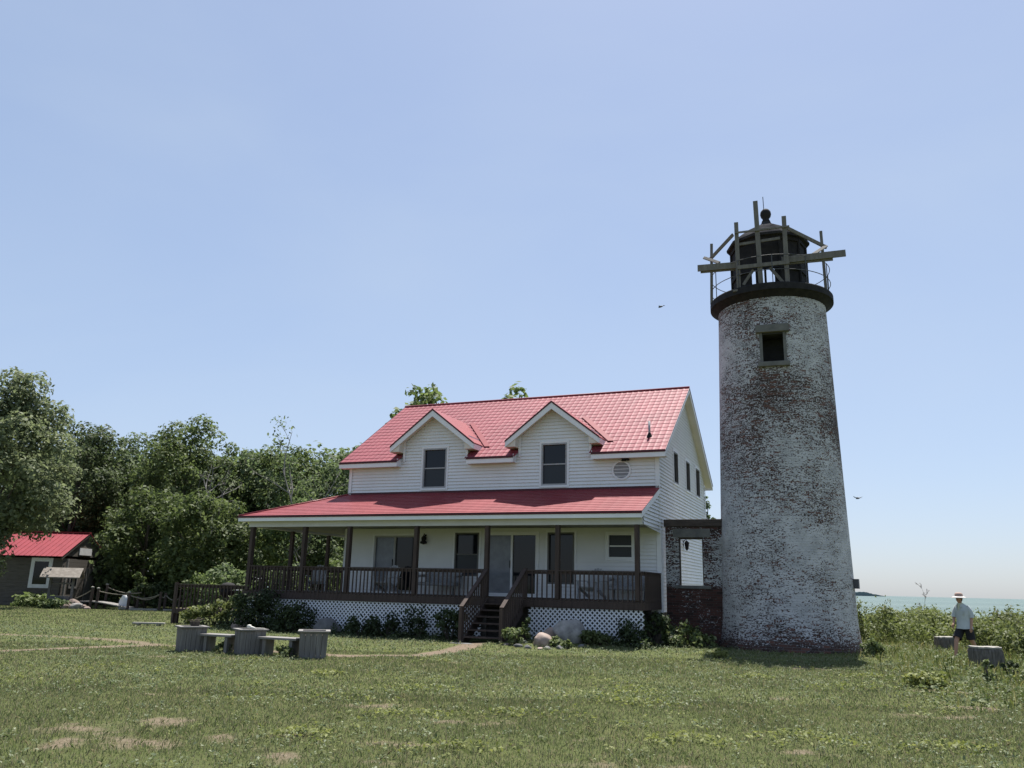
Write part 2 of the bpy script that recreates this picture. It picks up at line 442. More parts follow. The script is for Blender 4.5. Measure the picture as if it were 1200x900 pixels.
def ground_z(x, y):
    x = np.asarray(x, float); y = np.asarray(y, float)
    z = -2.6 * np.clip((y - shore_y(x)) / 8, 0, 1)
    z = z + .18 * np.exp(-(((x - 1.5) / 1.6) ** 2 + ((y - 24.5) / .8) ** 2))        # garden bed
    z = z + (fbm(x, y, 2.4, 31) - .5) * .05 * np.clip((np.hypot(x, y) - 3) / 4, 0, 1) * (y < 60)
    z = z + (fbm(x, y, .5, 33) - .5) * .03 * (y < 40)
    return z


def axis(fine0, fine1, step, lo, hi):
    a = list(np.arange(fine0, fine1 + 1e-6, step))
    s = step; p = fine1
    while p < hi:
        s *= 1.35; p += s; a.append(min(p, hi))
    s = step; p = fine0; pre = []
    while p > lo:
        s *= 1.35; p -= s; pre.append(max(p, lo))
    return np.array(pre[::-1] + a)


GX = axis(-15, 17, .10, -6000, 6000)
GY = axis(6.5, 31, .10, -4000, 9000)
XX, YY = np.meshgrid(GX, GY)
ZZ = ground_z(XX, YY)
me = bpy.data.meshes.new('ground')
nx, ny = len(GX), len(GY)
V = np.stack([XX, YY, ZZ], -1).reshape(-1, 3)
i, j = np.meshgrid(np.arange(nx - 1), np.arange(ny - 1))
q = (j * nx + i).ravel()
Fq = np.stack([q, q + 1, q + 1 + nx, q + nx], -1).astype(np.int32)
me.vertices.add(len(V)); me.vertices.foreach_set('co', V.astype(np.float32).ravel())
me.loops.add(Fq.size); me.loops.foreach_set('vertex_index', Fq.ravel())
me.polygons.add(len(Fq)); me.polygons.foreach_set('loop_start', np.arange(0, Fq.size, 4, dtype=np.int32))
me.update(calc_edges=True)
me.polygons.foreach_set('use_smooth', np.ones(len(Fq), dtype=bool))
at_b = me.attributes.new('bare', 'FLOAT', 'POINT')
BB = bare(XX, YY)
BB = np.where(np.abs(XX) > 60, 0, BB)
at_b.data.foreach_set('value', BB.astype(np.float32).ravel())
ground = bpy.data.objects.new('ground', me); COL.objects.link(ground); tag(ground, kind='structure')
m, nt, out = new_mat('lawn_soil')
b = N(nt, 'ShaderNodeBsdfPrincipled'); b.inputs['Roughness'].default_value = .95; b.inputs['Specular IOR Level'].default_value = .1
at_n = N(nt, 'ShaderNodeAttribute'); at_n.attribute_name = 'bare'
tc = N(nt, 'ShaderNodeTexCoord')
n1 = N(nt, 'ShaderNodeTexNoise'); n1.inputs['Scale'].default_value = .55; n1.inputs['Detail'].default_value = 8; n1.inputs['Roughness'].default_value = .65; L(nt, tc.outputs['Object'], n1.inputs['Vector'])
n2 = N(nt, 'ShaderNodeTexNoise'); n2.inputs['Scale'].default_value = 14; n2.inputs['Detail'].default_value = 8; n2.inputs['Roughness'].default_value = .7; L(nt, tc.outputs['Object'], n2.inputs['Vector'])
c1 = ramp(nt, [(.3, (.05, .066, .022)), (.5, (.085, .10, .036)), (.7, (.13, .13, .055))])
ma = N(nt, 'ShaderNodeMix', data_type='FLOAT'); ma.inputs[0].default_value = .5; L(nt, n1.outputs['Fac'], ma.inputs[2]); L(nt, n2.outputs['Fac'], ma.inputs[3])
L(nt, ma.outputs[0], c1.inputs['Fac'])
c2 = ramp(nt, [(.3, (.105, .078, .056)), (.5, (.17, .13, .096)), (.7, (.25, .205, .155))]); L(nt, n2.outputs['Fac'], c2.inputs['Fac'])
mx = N(nt, 'ShaderNodeMix', data_type='RGBA'); L(nt, at_n.outputs['Fac'], mx.inputs[0]); L(nt, c1.outputs[0], mx.inputs[6]); L(nt, c2.outputs[0], mx.inputs[7])
L(nt, mx.outputs[2], b.inputs['Base Color'])
bp = N(nt, 'ShaderNodeBump'); bp.inputs['Strength'].default_value = .9; bp.inputs['Distance'].default_value = .05; L(nt, n2.outputs['Fac'], bp.inputs['Height']); L(nt, bp.outputs[0], b.inputs['Normal'])
L(nt, b.outputs[0], out.inputs[0]); me.materials.append(m)

# lake
wm, nt, out = new_mat('lake_water')
b = N(nt, 'ShaderNodeBsdfPrincipled'); b.inputs['Roughness'].default_value = .45; b.inputs['Specular IOR Level'].default_value = .12
tc = N(nt, 'ShaderNodeTexCoord'); mp = N(nt, 'ShaderNodeMapping'); mp.inputs['Scale'].default_value = (.4, 1, 1); L(nt, tc.outputs['Object'], mp.inputs['Vector'])
n1 = N(nt, 'ShaderNodeTexNoise'); n1.inputs['Scale'].default_value = .12; n1.inputs['Detail'].default_value = 10; n1.inputs['Roughness'].default_value = .65; L(nt, mp.outputs[0], n1.inputs['Vector'])
bp = N(nt, 'ShaderNodeBump'); bp.inputs['Strength'].default_value = 1.0; bp.inputs['Distance'].default_value = 2.5; L(nt, n1.outputs['Fac'], bp.inputs['Height']); L(nt, bp.outputs[0], b.inputs['Normal'])
c1 = ramp(nt, [(.35, (.075, .115, .11)), (.65, (.11, .155, .145))]); n3 = N(nt, 'ShaderNodeTexNoise'); n3.inputs['Scale'].default_value = .01; n3.inputs['Detail'].default_value = 8
mp2 = N(nt, 'ShaderNodeMapping'); mp2.inputs['Scale'].default_value = (.2, 1, 1); L(nt, tc.outputs['Object'], mp2.inputs['Vector']); L(nt, mp2.outputs[0], n3.inputs['Vector'])
L(nt, n3.outputs['Fac'], c1.inputs['Fac']); L(nt, c1.outputs[0], b.inputs['Base Color'])
L(nt, b.outputs[0], out.inputs[0])
W = MB(); W.add([(-30000, 40, -1.1), (30000, 40, -1.1), (30000, 40000, -1.1), (-30000, 40000, -1.1)], [(0, 1, 2, 3)])
tag(W.build('water', wm), kind='structure')

# distant wooded shore on the horizon
W = MB(); a0 = at(1000, 690, 4200); npt = 60
top = []; x0, x1 = at(930, 690, 4200).x, at(1037, 690, 4200).x
vs = []; fs = []
for k in range(npt):
    t = k / (npt - 1); x = x0 + (x1 - x0) * t
    h = (15 + 5 * vnoise(np.array([k * 1.0]), np.array([0.0]), 3.0, 5)[0] + 4 * random.random()) * min(1, (1 - t) * 4 + .05, t * 5 + .05)
    vs += [(x, 4200, -2), (x, 4200, h - 1), (x, 4400, h - 1), (x, 4400, -2)]
for k in range(npt - 1):
    a = 4 * k; bb = a + 4
    fs += [(a, bb, bb + 1, a + 1), (a + 1, bb + 1, bb + 2, a + 2), (a + 2, bb + 2, bb + 3, a + 3)]
W.add(vs, fs)
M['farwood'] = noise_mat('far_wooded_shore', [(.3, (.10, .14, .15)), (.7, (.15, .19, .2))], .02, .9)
tag(W.build('far_shore_terrain', M['farwood']), kind='structure')


# ------------------------------------------------------------------ grass
def in_house(x, y, pad=0.0):
    dx, dy = x - 4.9176, y - 26.8088
    ca, sa = math.cos(.3958), math.sin(.3958)
    u = dx * ca - dy * sa; v = dx * sa + dy * ca
    hs = (u > -14.8 - pad) & (u < .2) & (v > -2.35 - pad) & (v < 9)
    st = (u > -5.2) & (u < -3.6) & (v > -4.3) & (v < -2)
    tw = np.hypot(x - 8.695, y - 26.055) < 2.0
    return hs | st | tw


def scatter(n, y0, y1, half=.72, x_lo=None):
    y = np.sqrt(RNG.random(n) * (y1 * y1 - y0 * y0) + y0 * y0)
    x = (RNG.random(n) * 2 - 1) * (.64 * y + 5.5)
    return x, y


def blades(name, n, y0, y1, hmin, hmax, wmin, wmax, mat, keep, lean=.55, half=.72):
    x, y = scatter(n, y0, y1, half)
    k = keep(x, y); x, y = x[k], y[k]; n = len(x)
    big = .55 + .9 * fbm(x, y, 1.1, 41)
    h = (hmin + (hmax - hmin) * RNG.random(n) ** 1.6) * big
    w = wmin + (wmax - wmin) * RNG.random(n)
    a = RNG.random(n) * 2 * np.pi; la = RNG.random(n) * 2 * np.pi; ln = RNG.random(n) * lean
    z = ground_z(x, y) - .01
    dx, dy = np.cos(a) * w / 2, np.sin(a) * w / 2
    P0 = np.stack([x - dx, y - dy, z], -1); P1 = np.stack([x + dx, y + dy, z], -1)
    mid = np.stack([x + np.cos(la) * ln * h * .35, y + np.sin(la) * ln * h * .35, z + h * .6], -1)
    dd = np.stack([dx, dy, 0 * dx], -1) * .8
    tip = np.stack([x + np.cos(la) * ln * h, y + np.sin(la) * ln * h, z + h * (1 - .3 * ln)], -1)
    Vv = np.stack([P0, P1, mid + dd, tip, mid - dd], 1)
    return fast_mesh(name, Vv.reshape(-1, 3), 5, mat)


def keep_lawn(x, y):
    p = (1 - bare(x, y) * .97) * (.55 + .7 * fbm(x, y, .8, 51))
    edge = ~in_house(x, y, -.1)
    return (RNG.random(len(x)) < p) & edge & ~((x > 8.5 + .1 * y) & (y > 20))


tag(blades('grass_near', 330000, 5.0, 13, .022, .075, .005, .011, M['blade'], keep_lawn, .95), kind='stuff')
tag(blades('grass_middle', 200000, 12.5, 21, .025, .08, .010, .019, M['blade'], keep_lawn, .9), kind='stuff')
tag(blades('grass_far', 150000, 20.5, 46, .03, .09, .02, .036, M['blade'], keep_lawn, .9), kind='stuff')


def keep_rough(x, y):
    p = np.clip((x - (3.6 + .22 * y)) / 3.0, 0, 1) * (1 - bare(x, y)) * (.35 + fbm(x, y, 1.6, 61))
    return (RNG.random(len(x)) < p) & (y < shore_y(x) - 1) & (np.hypot(x - 8.695, y - 26.055) > 2.05) & (np.hypot((x - 12.55) / .9, (y - 22.4) / 1.1) > .9)


tag(blades('rough_grass', 180000, 12, 44, .07, .28, .012, .026, M['dryblade'], keep_rough, .7), kind='stuff')


def weeds(name, n, y0, y1, s0, s1, mat, keep, hgt=.05, per=9):
    x, y = scatter(n, y0, y1); k = keep(x, y); x, y = x[k], y[k]; n = len(x)
    S = s0 + (s1 - s0) * RNG.random(n)
    cx = np.repeat(x, per) + RNG.normal(0, 1, n * per) * np.repeat(S, per) * 1.1
    cy = np.repeat(y, per) + RNG.normal(0, 1, n * per) * np.repeat(S, per) * 1.1
    s = np.repeat(S, per) * (.5 + .6 * RNG.random(n * per))
    cz = ground_z(cx, cy) + hgt * (.3 + RNG.random(n * per)) * np.repeat(.6 + .8 * RNG.random(n), per)
    C3 = np.stack([cx, cy, cz], -1)
    nr = RNG.normal(0, .45, C3.shape); nr[:, 2] += 1
    return leaf_cloud(name, C3, nr, s, mat)


def leaf_cloud(name, C3, nr, s, mat, parent=None, aspect=.55):
    nr = nr / np.linalg.norm(nr, axis=1, keepdims=True)
    r = RNG.normal(0, 1, C3.shape); a = np.cross(nr, r); a /= np.linalg.norm(a, axis=1, keepdims=True) + 1e-9
    bb = np.cross(nr, a)
    s = np.asarray(s)[:, None]
    fold = nr * s * .18
    Vv = np.stack([C3 - a * s, C3 + bb * s * aspect + fold - a * s * .15, C3 + a * s, C3 - bb * s * aspect + fold - a * s * .15], 1)
    return fast_mesh(name, Vv.reshape(-1, 3), 4, mat, parent)


def keep_weed(x, y):
    p = np.clip((fbm(x, y, 1.9, 71) - .5) / .16, 0, 1) * np.clip((fbm(x, y, .5, 75) - .35) / .3, 0, 1)
    return (RNG.random(len(x)) < p) & ~in_house(x, y, .1) & (bare(x, y) < .5)


tag(weeds('ground_cover_weeds', 8500, 5.5, 24, .016, .032, M['leafW'], keep_weed, .06), kind='stuff')


def keep_clover(x, y):
    p = np.clip((fbm(x, y, 1.2, 81) - .3) / .3, 0, 1) * (1 - bare(x, y))
    return (RNG.random(len(x)) < p) & ~in_house(x, y, .05)


tag(weeds('clover_patches', 24000, 5.5, 30, .012, .028, M['clover'], keep_clover, .055, per=7), kind='stuff')


def clump_patches(name, pts, mat, n_per, s0, s1, hgt):
    C, Nn, S = [], [], []
    for px, py, rx, ry in pts:
        n = n_per
        x = px + RNG.normal(0, .7, n) * rx; y = py + RNG.normal(0, .7, n) * ry
        h = hgt * np.exp(-(((x - px) / rx) ** 2 + ((y - py) / ry) ** 2)) + .02
        C.append(np.stack([x, y, ground_z(x, y) + h * (.3 + .8 * RNG.random(n))], -1))
        q = RNG.normal(0, .6, (n, 3)); q[:, 2] += 1; Nn.append(q)
        S.append(s0 + (s1 - s0) * RNG.random(n))
    return leaf_cloud(name, np.concatenate(C), np.concatenate(Nn), np.concatenate(S), mat)


tag(clump_patches('leafy_weeds', [(1.5, 13.3, .8, .5), (1.9, 12.6, .6, .3), (2.1, 14.2, .4, .4), (8.0, 15.6, .35, .3), (8.3, 15.8, .4, .3), (4.9, 16.9, .3, .25), (6.2, 15.4, .7, .3),
                                  (-1.4, 13.6, .8, .4), (-2.6, 12.4, .9, .4), (.2, 11.3, .7, .4), (-1.2, 11.0, .7, .35), (3.4, 10.0, .5, .3), (4.9, 9.6, .5, .3), (2.0, 9.7, .4, .25),
                                  (5.2, 22.3, .3, .3), (8.9, 18.9, .6, .3), (-2.2, 9.6, .3, .2), (-.5, 8.9, .5, .2), (-3.2, 15.5, .3, .2), (7.4, 17.4, .5, .3), (10.3, 17.4, .5, .3), (10.8, 16.4, .5, .3)],
                  M['leafW'], 170, .018, .038, .08), kind='stuff')


rf_pts = []
while len(rf_pts) < 150:
    y_ = random.uniform(13, 33); x_ = random.uniform(3.6 + .2 * y_, .66 * y_)
    if x_ > 3.6 + .22 * y_ + random.random() * 2 and math.hypot(x_ - 8.7, y_ - 26) > 2.6: rf_pts.append((x_, y_, random.uniform(.2, .6), random.uniform(.15, .4)))
tag(clump_patches('broadleaf_field_weeds', rf_pts, M['leafG'], 55, .02, .05, .22), kind='stuff')


# ------------------------------------------------------------------ foliage
def crown_points(blobs, per, leaf, up=.35, flat=.8, shell=.55):
    """leaf positions, normals and sizes on a set of leaf masses (x,y,z,r)"""
    C, Nn, S = [], [], []
    for (x, y, z, r) in blobs:
        n = int(per * (r / 1.0) ** 2) + 12
        d = RNG.normal(0, 1, (n, 3)); d[:, 2] += up; d /= np.linalg.norm(d, axis=1, keepdims=True)
        rad = r * (shell + (1.12 - shell) * RNG.random(n) ** .6)
        rad *= 1 + .25 * np.sin(d[:, 0] * 5 + x * 3) * np.cos(d[:, 1] * 4 + z * 2)
        p = d * rad[:, None]; p[:, 2] *= flat
        C.append(p + np.array([x, y, z]))
        q = d * .7 + RNG.normal(0, .5, (n, 3)); q[:, 2] += .45
        Nn.append(q); S.append(leaf * (.55 + .8 * RNG.random(n)))
    return np.concatenate(C), np.concatenate(Nn), np.concatenate(S)


def make_tree(name, label, x, y, h, cr, z0, mat, seed, per=330, leaf=.125, nb=52, trunk_r=.22, group='trees of the wood behind the lawn', sq=1.0, extra=()):
    rs = random.Random(seed)
    t = thing(name, label, 'tree', (x, y, 0), 0, group)
    zc = (h + z0) / 2; zr = (h - z0) / 2
    blobs = []
    for k in range(nb):
        while True:
            d = Vector((rs.gauss(0, 1), rs.gauss(0, 1), rs.gauss(0, 1))).normalized()
            if d.z > -.75 or rs.random() < .4: break
        rr = rs.uniform(.35, .93) ** .7
        # broad below, narrower above
        zz = d.z * rr
        w = 1.0 - .28 * max(0, zz) - .15 * max(0, -zz)
        br = cr * rs.uniform(.16, .33)
        blobs.append((d.x * rr * cr * w * sq, d.y * rr * cr * w, zc + zz * (zr - br * .6), br))
    blobs += list(extra)
    tb = MB()
    n = 7; pts = []; lean = (rs.uniform(-.5, .5), rs.uniform(-.3, .3))
    for k in range(n):
        f = k / (n - 1)
        pts.append((lean[0] * f + rs.uniform(-.08, .08), lean[1] * f + rs.uniform(-.08, .08), -.1 + f * (h * .82)))
    tb.tube(pts, [trunk_r * (1.35 if k == 0 else 1) * (1 - .85 * k / (n - 1)) + .02 for k in range(n)], 9)
    for bl in rs.sample(blobs, min(12, len(blobs))):
        f = min(.95, max(.2, (bl[2] - 1.0) / (h * .82) * .75)); k = f * (n - 1); i0 = int(k)
        a = Vector(pts[i0]).lerp(Vector(pts[min(i0 + 1, n - 1)]), k - i0); e = Vector(bl[:3])
        mid = a.lerp(e, .5) + Vector((0, 0, -.15 * (e - a).length * .5))
        r0 = trunk_r * (1 - .8 * f) * .55
        tb.tube([a, mid, e], [r0, r0 * .6, .02], 6)
    tb.build('trunk', M['bark'], t, smooth=True)
    C3, nn, ss = crown_points(blobs, per, leaf)
    leaf_cloud('crown', C3, nn, ss, mat, t)
    return t


def tree_px(name, label, px, ytop, Y, wpx, z0, mat, seed, **kw):
    p = gnd(px, Y); top = at(px, ytop, Y).z
    cr = wpx / 2 * Y / F_PX
    return make_tree(name, label, p.x, p.y, top, cr, z0, mat, seed, **kw)


# the wood on the left, front row
T = [
    ('broadleaf_tree', 'tall pale green tree at the left edge, its boughs hanging over the red cabin roof', -22, 428, 42, 165, .9, 'leafC', 1, dict(per=400, leaf=.12, nb=72, extra=[(.9, -1.0, 4.7, 1.0), (.6, -1.2, 3.6, .8), (1.1, -1.1, 2.75, .6), (.2, -1.0, 2.5, .7)])),
    ('broadleaf_tree', 'tree with rounded pale crown standing directly right of the tall left-edge tree', 66, 477, 56, 120, 1.0, 'leafA', 2, dict(nb=54)),
    ('broadleaf_tree', 'dark tree behind the little footbridge', 122, 494, 60, 100, 1.0, 'leafA', 3, dict(nb=50)),
    ('broadleaf_tree', 'high forked crown rising above the wood halfway between left edge and house', 192, 470, 55, 125, 1.2, 'leafB', 4, dict(nb=58)),
    ('broadleaf_tree', 'dark tree right of the forked high crown', 262, 503, 58, 90, 1.0, 'leafA', 5, dict()),
    ('broadleaf_tree', 'rounded green tree in the wood above the left end of the porch roof', 320, 503, 57, 100, 1.0, 'leafB', 6, dict(nb=54)),
    ('broadleaf_tree', 'dark tree of the wood just left of the house eave', 400, 513, 58, 85, 1.0, 'leafA', 7, dict()),
    ('broadleaf_tree', 'tree close behind the house whose top peeks over the left end of the ridge', 484, 421, 48, 84, 4.0, 'leafB', 8, dict(per=80, leaf=.19, nb=44)),
    ('broadleaf_tree', 'tree behind the house whose top peeks over the middle of the ridge', 594, 434, 47, 84, 4.0, 'leafB', 9, dict(per=95, leaf=.2, nb=44)),
    ('broadleaf_tree', 'bushy bright green tree at the wood edge left of the porch', 236, 566, 47, 118, .3, 'leafB', 10, dict(nb=56, trunk_r=.15)),
    ('broadleaf_tree', 'bright green tree with low boughs in the middle of the wood edge', 165, 560, 49, 105, .4, 'leafB', 12, dict(nb=50, trunk_r=.15)),
    ('broadleaf_tree', 'dull green tree right behind the red cabin roof', 84, 560, 57, 80, .4, 'leafA', 13, dict(nb=46, trunk_r=.15)),
    ('broadleaf_tree', 'olive green tree beside the house behind the side porch', 342, 560, 50, 96, .4, 'leafB', 14, dict(nb=46, trunk_r=.14)),
    ('broadleaf_tree', 'small tree seen between house corner and lighthouse', 832, 576, 66, 22, 2.5, 'leafA', 15, dict(nb=34, trunk_r=.1)),
    ('broadleaf_tree', 'low dark tree behind the side porch, seen between its posts', 385, 585, 50, 90, .3, 'leafA', 16, dict(nb=46, trunk_r=.14)),
]
for nm, lb, px, yt, Y, w, z0, mt, sd, kw in T:
    tree_px(nm, lb, px, yt, Y, w, z0, M[mt], sd, **kw)

# low boughs of the left-edge tree in front of the cabin
p = gnd(2, 41)


def make_shrub(name, label, cat, x, y, h, r, mat, seed, leaf=.06, per=None, nb=16, stems=7, group=None, flat=.85, stem_mat=None, spiky=0.0):
    rs = random.Random(seed)
    t = thing(name, label, cat, (x, y, float(ground_z(x, y)) - .02), 0, group)
    blobs = []
    for k in range(nb):
        a = rs.random() * 6.283; q = r * math.sqrt(rs.random()) * .78
        zz = h * (.18 + .72 * rs.random() ** .8) * (1 - .35 * (q / r) ** 2)
        blobs.append((q * math.cos(a), q * math.sin(a), zz, r * rs.uniform(.2, .36)))
    sb = MB()
    for k in range(stems):
        bl = rs.choice(blobs); a = Vector((bl[0] * .25, bl[1] * .25, 0)); e = Vector((bl[0], bl[1], bl[2] + (spiky * rs.random())))
        sb.tube([a, a.lerp(e, .5) + Vector((rs.uniform(-.04, .04), rs.uniform(-.04, .04), 0)), e], [.018, .012, .005], 5)
    sb.build('stem', stem_mat or M['bark'], t, smooth=True)
    per = per or 5.0 / (leaf * leaf)
    C3, nn, ss = crown_points(blobs, per, leaf, .3, flat, .4)
    if spiky:
        n = 260; k = RNG.integers(0, len(blobs), n)
        B_ = np.array(blobs)[k]
        e = B_[:, :3] + RNG.normal(0, .5, (n, 3)) * B_[:, 3:4] * np.array([1, 1, .3]); e[:, 2] += RNG.random(n) * spiky
        q = RNG.normal(0, .8, (n, 3)); q[:, 2] += .5
        C3 = np.concatenate([C3, e]); nn = np.concatenate([nn, q]); ss = np.concatenate([ss, leaf * (.6 + .6 * RNG.random(n))])
    C3[:, 2] = np.maximum(C3[:, 2], .02)
    leaf_cloud('foliage', C3, nn, ss, mat, t)
    return t


# dead, nearly leafless trees
def bare_tree(name, label, px, ytop, Y, spread, seed, leaves=0, mat='palebark', trunk_r=.1):
    rs = random.Random(seed); p = gnd(px, Y); h = at(px, ytop, Y).z
    t = thing(name, label, 'tree', (p.x, p.y, 0))
    tb = MB(); tips = []

    def grow(a, d, ln, r, lv):
        pts = [a]; q = a; dd = d
        for k in range(4):
            dd = (dd + Vector((rs.gauss(0, .12), rs.gauss(0, .12), rs.gauss(.03, .07)))).normalized()
            q = q + dd * ln / 4; pts.append(q)
        tb.tube(pts, [r * (1 - .18 * k) for k in range(5)], 6 if lv < 2 else 4)
        tips.append(q)
        if lv < 4:
            for k in range(3 if lv else 9):
                f = rs.uniform(.3, 1) if lv else rs.uniform(.35, 1)
                i0 = min(3, int(f * 4)); s = pts[i0].lerp(pts[i0 + 1], f * 4 - i0)
                nd = (dd + Vector((rs.gauss(0, spread), rs.gauss(0, spread), rs.gauss(.2, .3)))).normalized()
                grow(s, nd, ln * rs.uniform(.3, .5) if lv else h * rs.uniform(.16, .3), max(.008, r * .42), lv + 1)
    grow(Vector((0, 0, -.1)), Vector((0, 0, 1)), h * .9, trunk_r, 0)
    tb.build('trunk', M[mat], t)
    if leaves:
        tp = np.array([tuple(v) for v in tips]); k = RNG.integers(0, len(tp), leaves)
        C3 = tp[k] + RNG.normal(0, .22, (leaves, 3)); q = RNG.normal(0, 1, (leaves, 3))
        leaf_cloud('crown', C3, q, .1 * (.5 + RNG.random(leaves)), M['leafA'], t)
    return t


bare_tree('sparse_tree', 'thin sparse tree poking above the wood left of the house', 372, 522, 49, .75, 5, 1500)
bare_tree('dead_tree', 'grey dead tree with bare twigs in front of the wood near the house', 338, 552, 46.5, .9, 8, 500)
bare_tree('dead_tree', 'grey dead tree with bare twigs in the middle of the wood', 252, 528, 51.5, .9, 12, 300)

# the depth of the wood: one mass
blobs = []
for k in range(300):
    px = random.uniform(-130, 425); Y = random.uniform(58, 70)
    p = gnd(px, Y); hmax = at(px, 522, Y).z
    blobs.append((p.x, p.y, random.uniform(.3, 1) * (hmax - 1.6), random.uniform(1.1, 2.3)))
for k in range(230):
    px = random.uniform(-60, 420); Y = random.uniform(51, 58); p = gnd(px, Y)
    blobs.append((p.x, p.y, random.uniform(.3, 3.0), random.uniform(.8, 1.5)))
C3, nn, ss = crown_points(blobs, 75, .2)
tag(leaf_cloud('woodland', C3, nn, ss, M['leafA']), kind='stuff')

# ------------------------------------------------------------------ house
HA = .3958
house = thing('house', 'white clapboard house with a red metal roof, two dormers and a wraparound porch', 'house', (4.9176, 26.8088, 0), -HA)
WD, BK = 12.0, 9.0          # width (to -u), depth
ZE, ZR, VR = 6.085, 9.31, 4.43
VE = -.356
SL = (ZR - ZE) / (VR - VE)
SB = (ZR - ZE) / (9.41 - VR)
PZJ, PZE, PV = 4.91, 3.9, -2.62
PS = (PZJ - PZE) / (-PV)


def zfront(v): return ZE + (v - VE) * SL
def zback(v): return ZR - (v - VR) * SB


def laps(P, lo, hi, z0, z1, openings=(), step=.118, lip=.036, lapref=0.0):
    """clapboards: P(s, z, out) -> point; lo/hi(z) give the span; openings (s0,s1,z0,z1) stay free"""
    mb = MB(); z = math.floor((z0 - lapref) / step) * step + lapref
    while z < z1 - 1e-4:
        cuts = sorted({max(z, z0), min(z + step, z1)} | {c for o in openings for c in (o[2], o[3]) if max(z, z0) < c < min(z + step, z1)})
        for a, b_ in zip(cuts[:-1], cuts[1:]):
            if b_ - a < 1e-4: continue
            la, lb, ha, hb = lo(a + 1e-4), lo(b_ - 1e-4), hi(a + 1e-4), hi(b_ - 1e-4)
            blocks = sorted((o[0], o[1]) for o in openings if o[2] < (a + b_) / 2 < o[3])
            spans = []; sa, sb = la, lb
            for o0, o1 in blocks:
                spans.append((sa, o0, sb, o0)); sa = sb = o1
            spans.append((sa, ha, sb, hb))
            oa = lip * (1 - (a - z) / step); ob = lip * (1 - (b_ - z) / step)
            for s0a, s1a, s0b, s1b in spans:
                if s1a - s0a < 1e-3 and s1b - s0b < 1e-3: continue
                mb.add([P(s0a, a, oa), P(s1a, a, oa), P(s1b, b_, ob), P(s0b, b_, ob)], [(0, 1, 2, 3)])
                if abs(a - z) < 1e-5:      # hollow behind the lower edge of each board
                    mb.add([P(s0a, a + .03, .003), P(s1a, a + .03, .003), P(s1a, a, oa), P(s0a, a, oa), P(s1a, a - .001, 0), P(s0a, a - .001, 0), P(s1a, a + .03, .001), P(s0a, a + .03, .001)], [(0, 1, 2, 3), (5, 4, 6, 7)])
        z += step
    return mb


DORM = [-8.34, -3.65]
DW, DZP, DZE, DOH = 1.33, 7.86, 6.62, 1.72
DSL = (7.95 - DZE) / DOH
WIN_UP = [(-8.84 + .02, -7.84 - .02, 5.08, 6.56), (-4.13 + .02, -3.2 + .02, 5.07, 6.55)]
OPEN_F = [(-8.83, -7.85, 5.08, 6.56), (-4.13, -3.18, 5.07, 6.55),
          (-10.72, -8.98, 1.36, 3.36), (-7.38, -6.43, 1.95, 3.46), (-6.13, -4.24, 1.36, 3.43), (-3.86, -2.9, 1.75, 3.46), (-1.76, -.88, 2.60, 3.42)]
PF = lambda s, z, o: (s, -o, z)
mb = laps(PF, lambda z: -WD, lambda z: 0, .94, ZE + .2, OPEN_F)
for uc in DORM:
    g = laps(PF, lambda z: uc - min(DW, (7.95 - .12 - z) / DSL), lambda z: uc + min(DW, (7.95 - .12 - z) / DSL), ZE + .2, 7.8, [o for o in OPEN_F if o[2] > 5 and abs((o[0] + o[1]) / 2 - uc) < 1], lapref=0)
    mb.add(g.v, g.f)
    for sgn in (-1, 1):   # dormer cheeks
        mb.add([(uc + sgn * DW, 0, 6.1), (uc + sgn * DW, 2.2, 6.1), (uc + sgn * DW, 2.2, 7.0), (uc + sgn * DW, 0, 7.0)], [(0, 1, 2, 3)])
mb.build('front_wall', M['siding'], house)
ZB_ = 3.53


def right_lo(z):
    if z < ZB_: return 0.0
    if z < PZE: return -2.31 - .0
    if z < PZJ - .05: return -(PZJ - .06 - z) / PS if (PZJ - .06 - z) / PS < 2.31 else -2.31
    if z > ZE + .15: return (z + .1 - ZE) / SL + VE
    return 0.0


def right_hi(z):
    if z > ZE + .0: return min(BK, VR + (ZR - .1 - z) / SB)
    return BK


PRt = lambda s, z, o: (o, s, z)
OPEN_R = [(2.39, 3.17, 5.37, 6.52), (4.73, 5.53, 5.37, 6.52), (6.85, 7.74, 5.38, 6.53)]
mb = laps(PRt, right_lo, right_hi, .94, ZR - .14, OPEN_R)
mb.build('side_wall', M['siding'], house)
mb = MB()
mb.box(-WD, -WD + .02, 0, BK, .9, ZE - .05)
mb.add([(-WD, 0, ZE - .05), (-WD, BK, ZE - .05), (-WD, VR, ZR - .15)], [(0, 1, 2)])
mb.box(-WD, 0, BK - .02, BK, .9, ZE)
mb.build('rear_wall', M['siding'], house)
mb = MB(); mb.box(-WD + .05, -.05, .08, BK - .05, -.1, .93)
mb.build('foundation', M['found'], house)
mb = MB(); mb.box(-WD + .1, -.1, .5, .52, .95, 6.0); mb.box(-.5, -.48, .6, 8.8, 1, 6.4); mb.build('inner_partition', M['interior'], house)
# corner boards
for bs in ((((-.10, .040, -.050, -.037, .92, ZE - .02), (.037, .050, -.050, .09, .92, ZB_))), (((-WD - .02, -WD + .1, -.05, -.037, .92, ZE), (-WD - .03, -WD - .001, -.05, .09, .92, ZE))), ((.037, .05, BK - .1, BK + .02, .92, ZE - .1),)):
    mb = MB()
    for b_ in bs: mb.box(*b_)
    mb.build('corner_board', M['trim'], house)


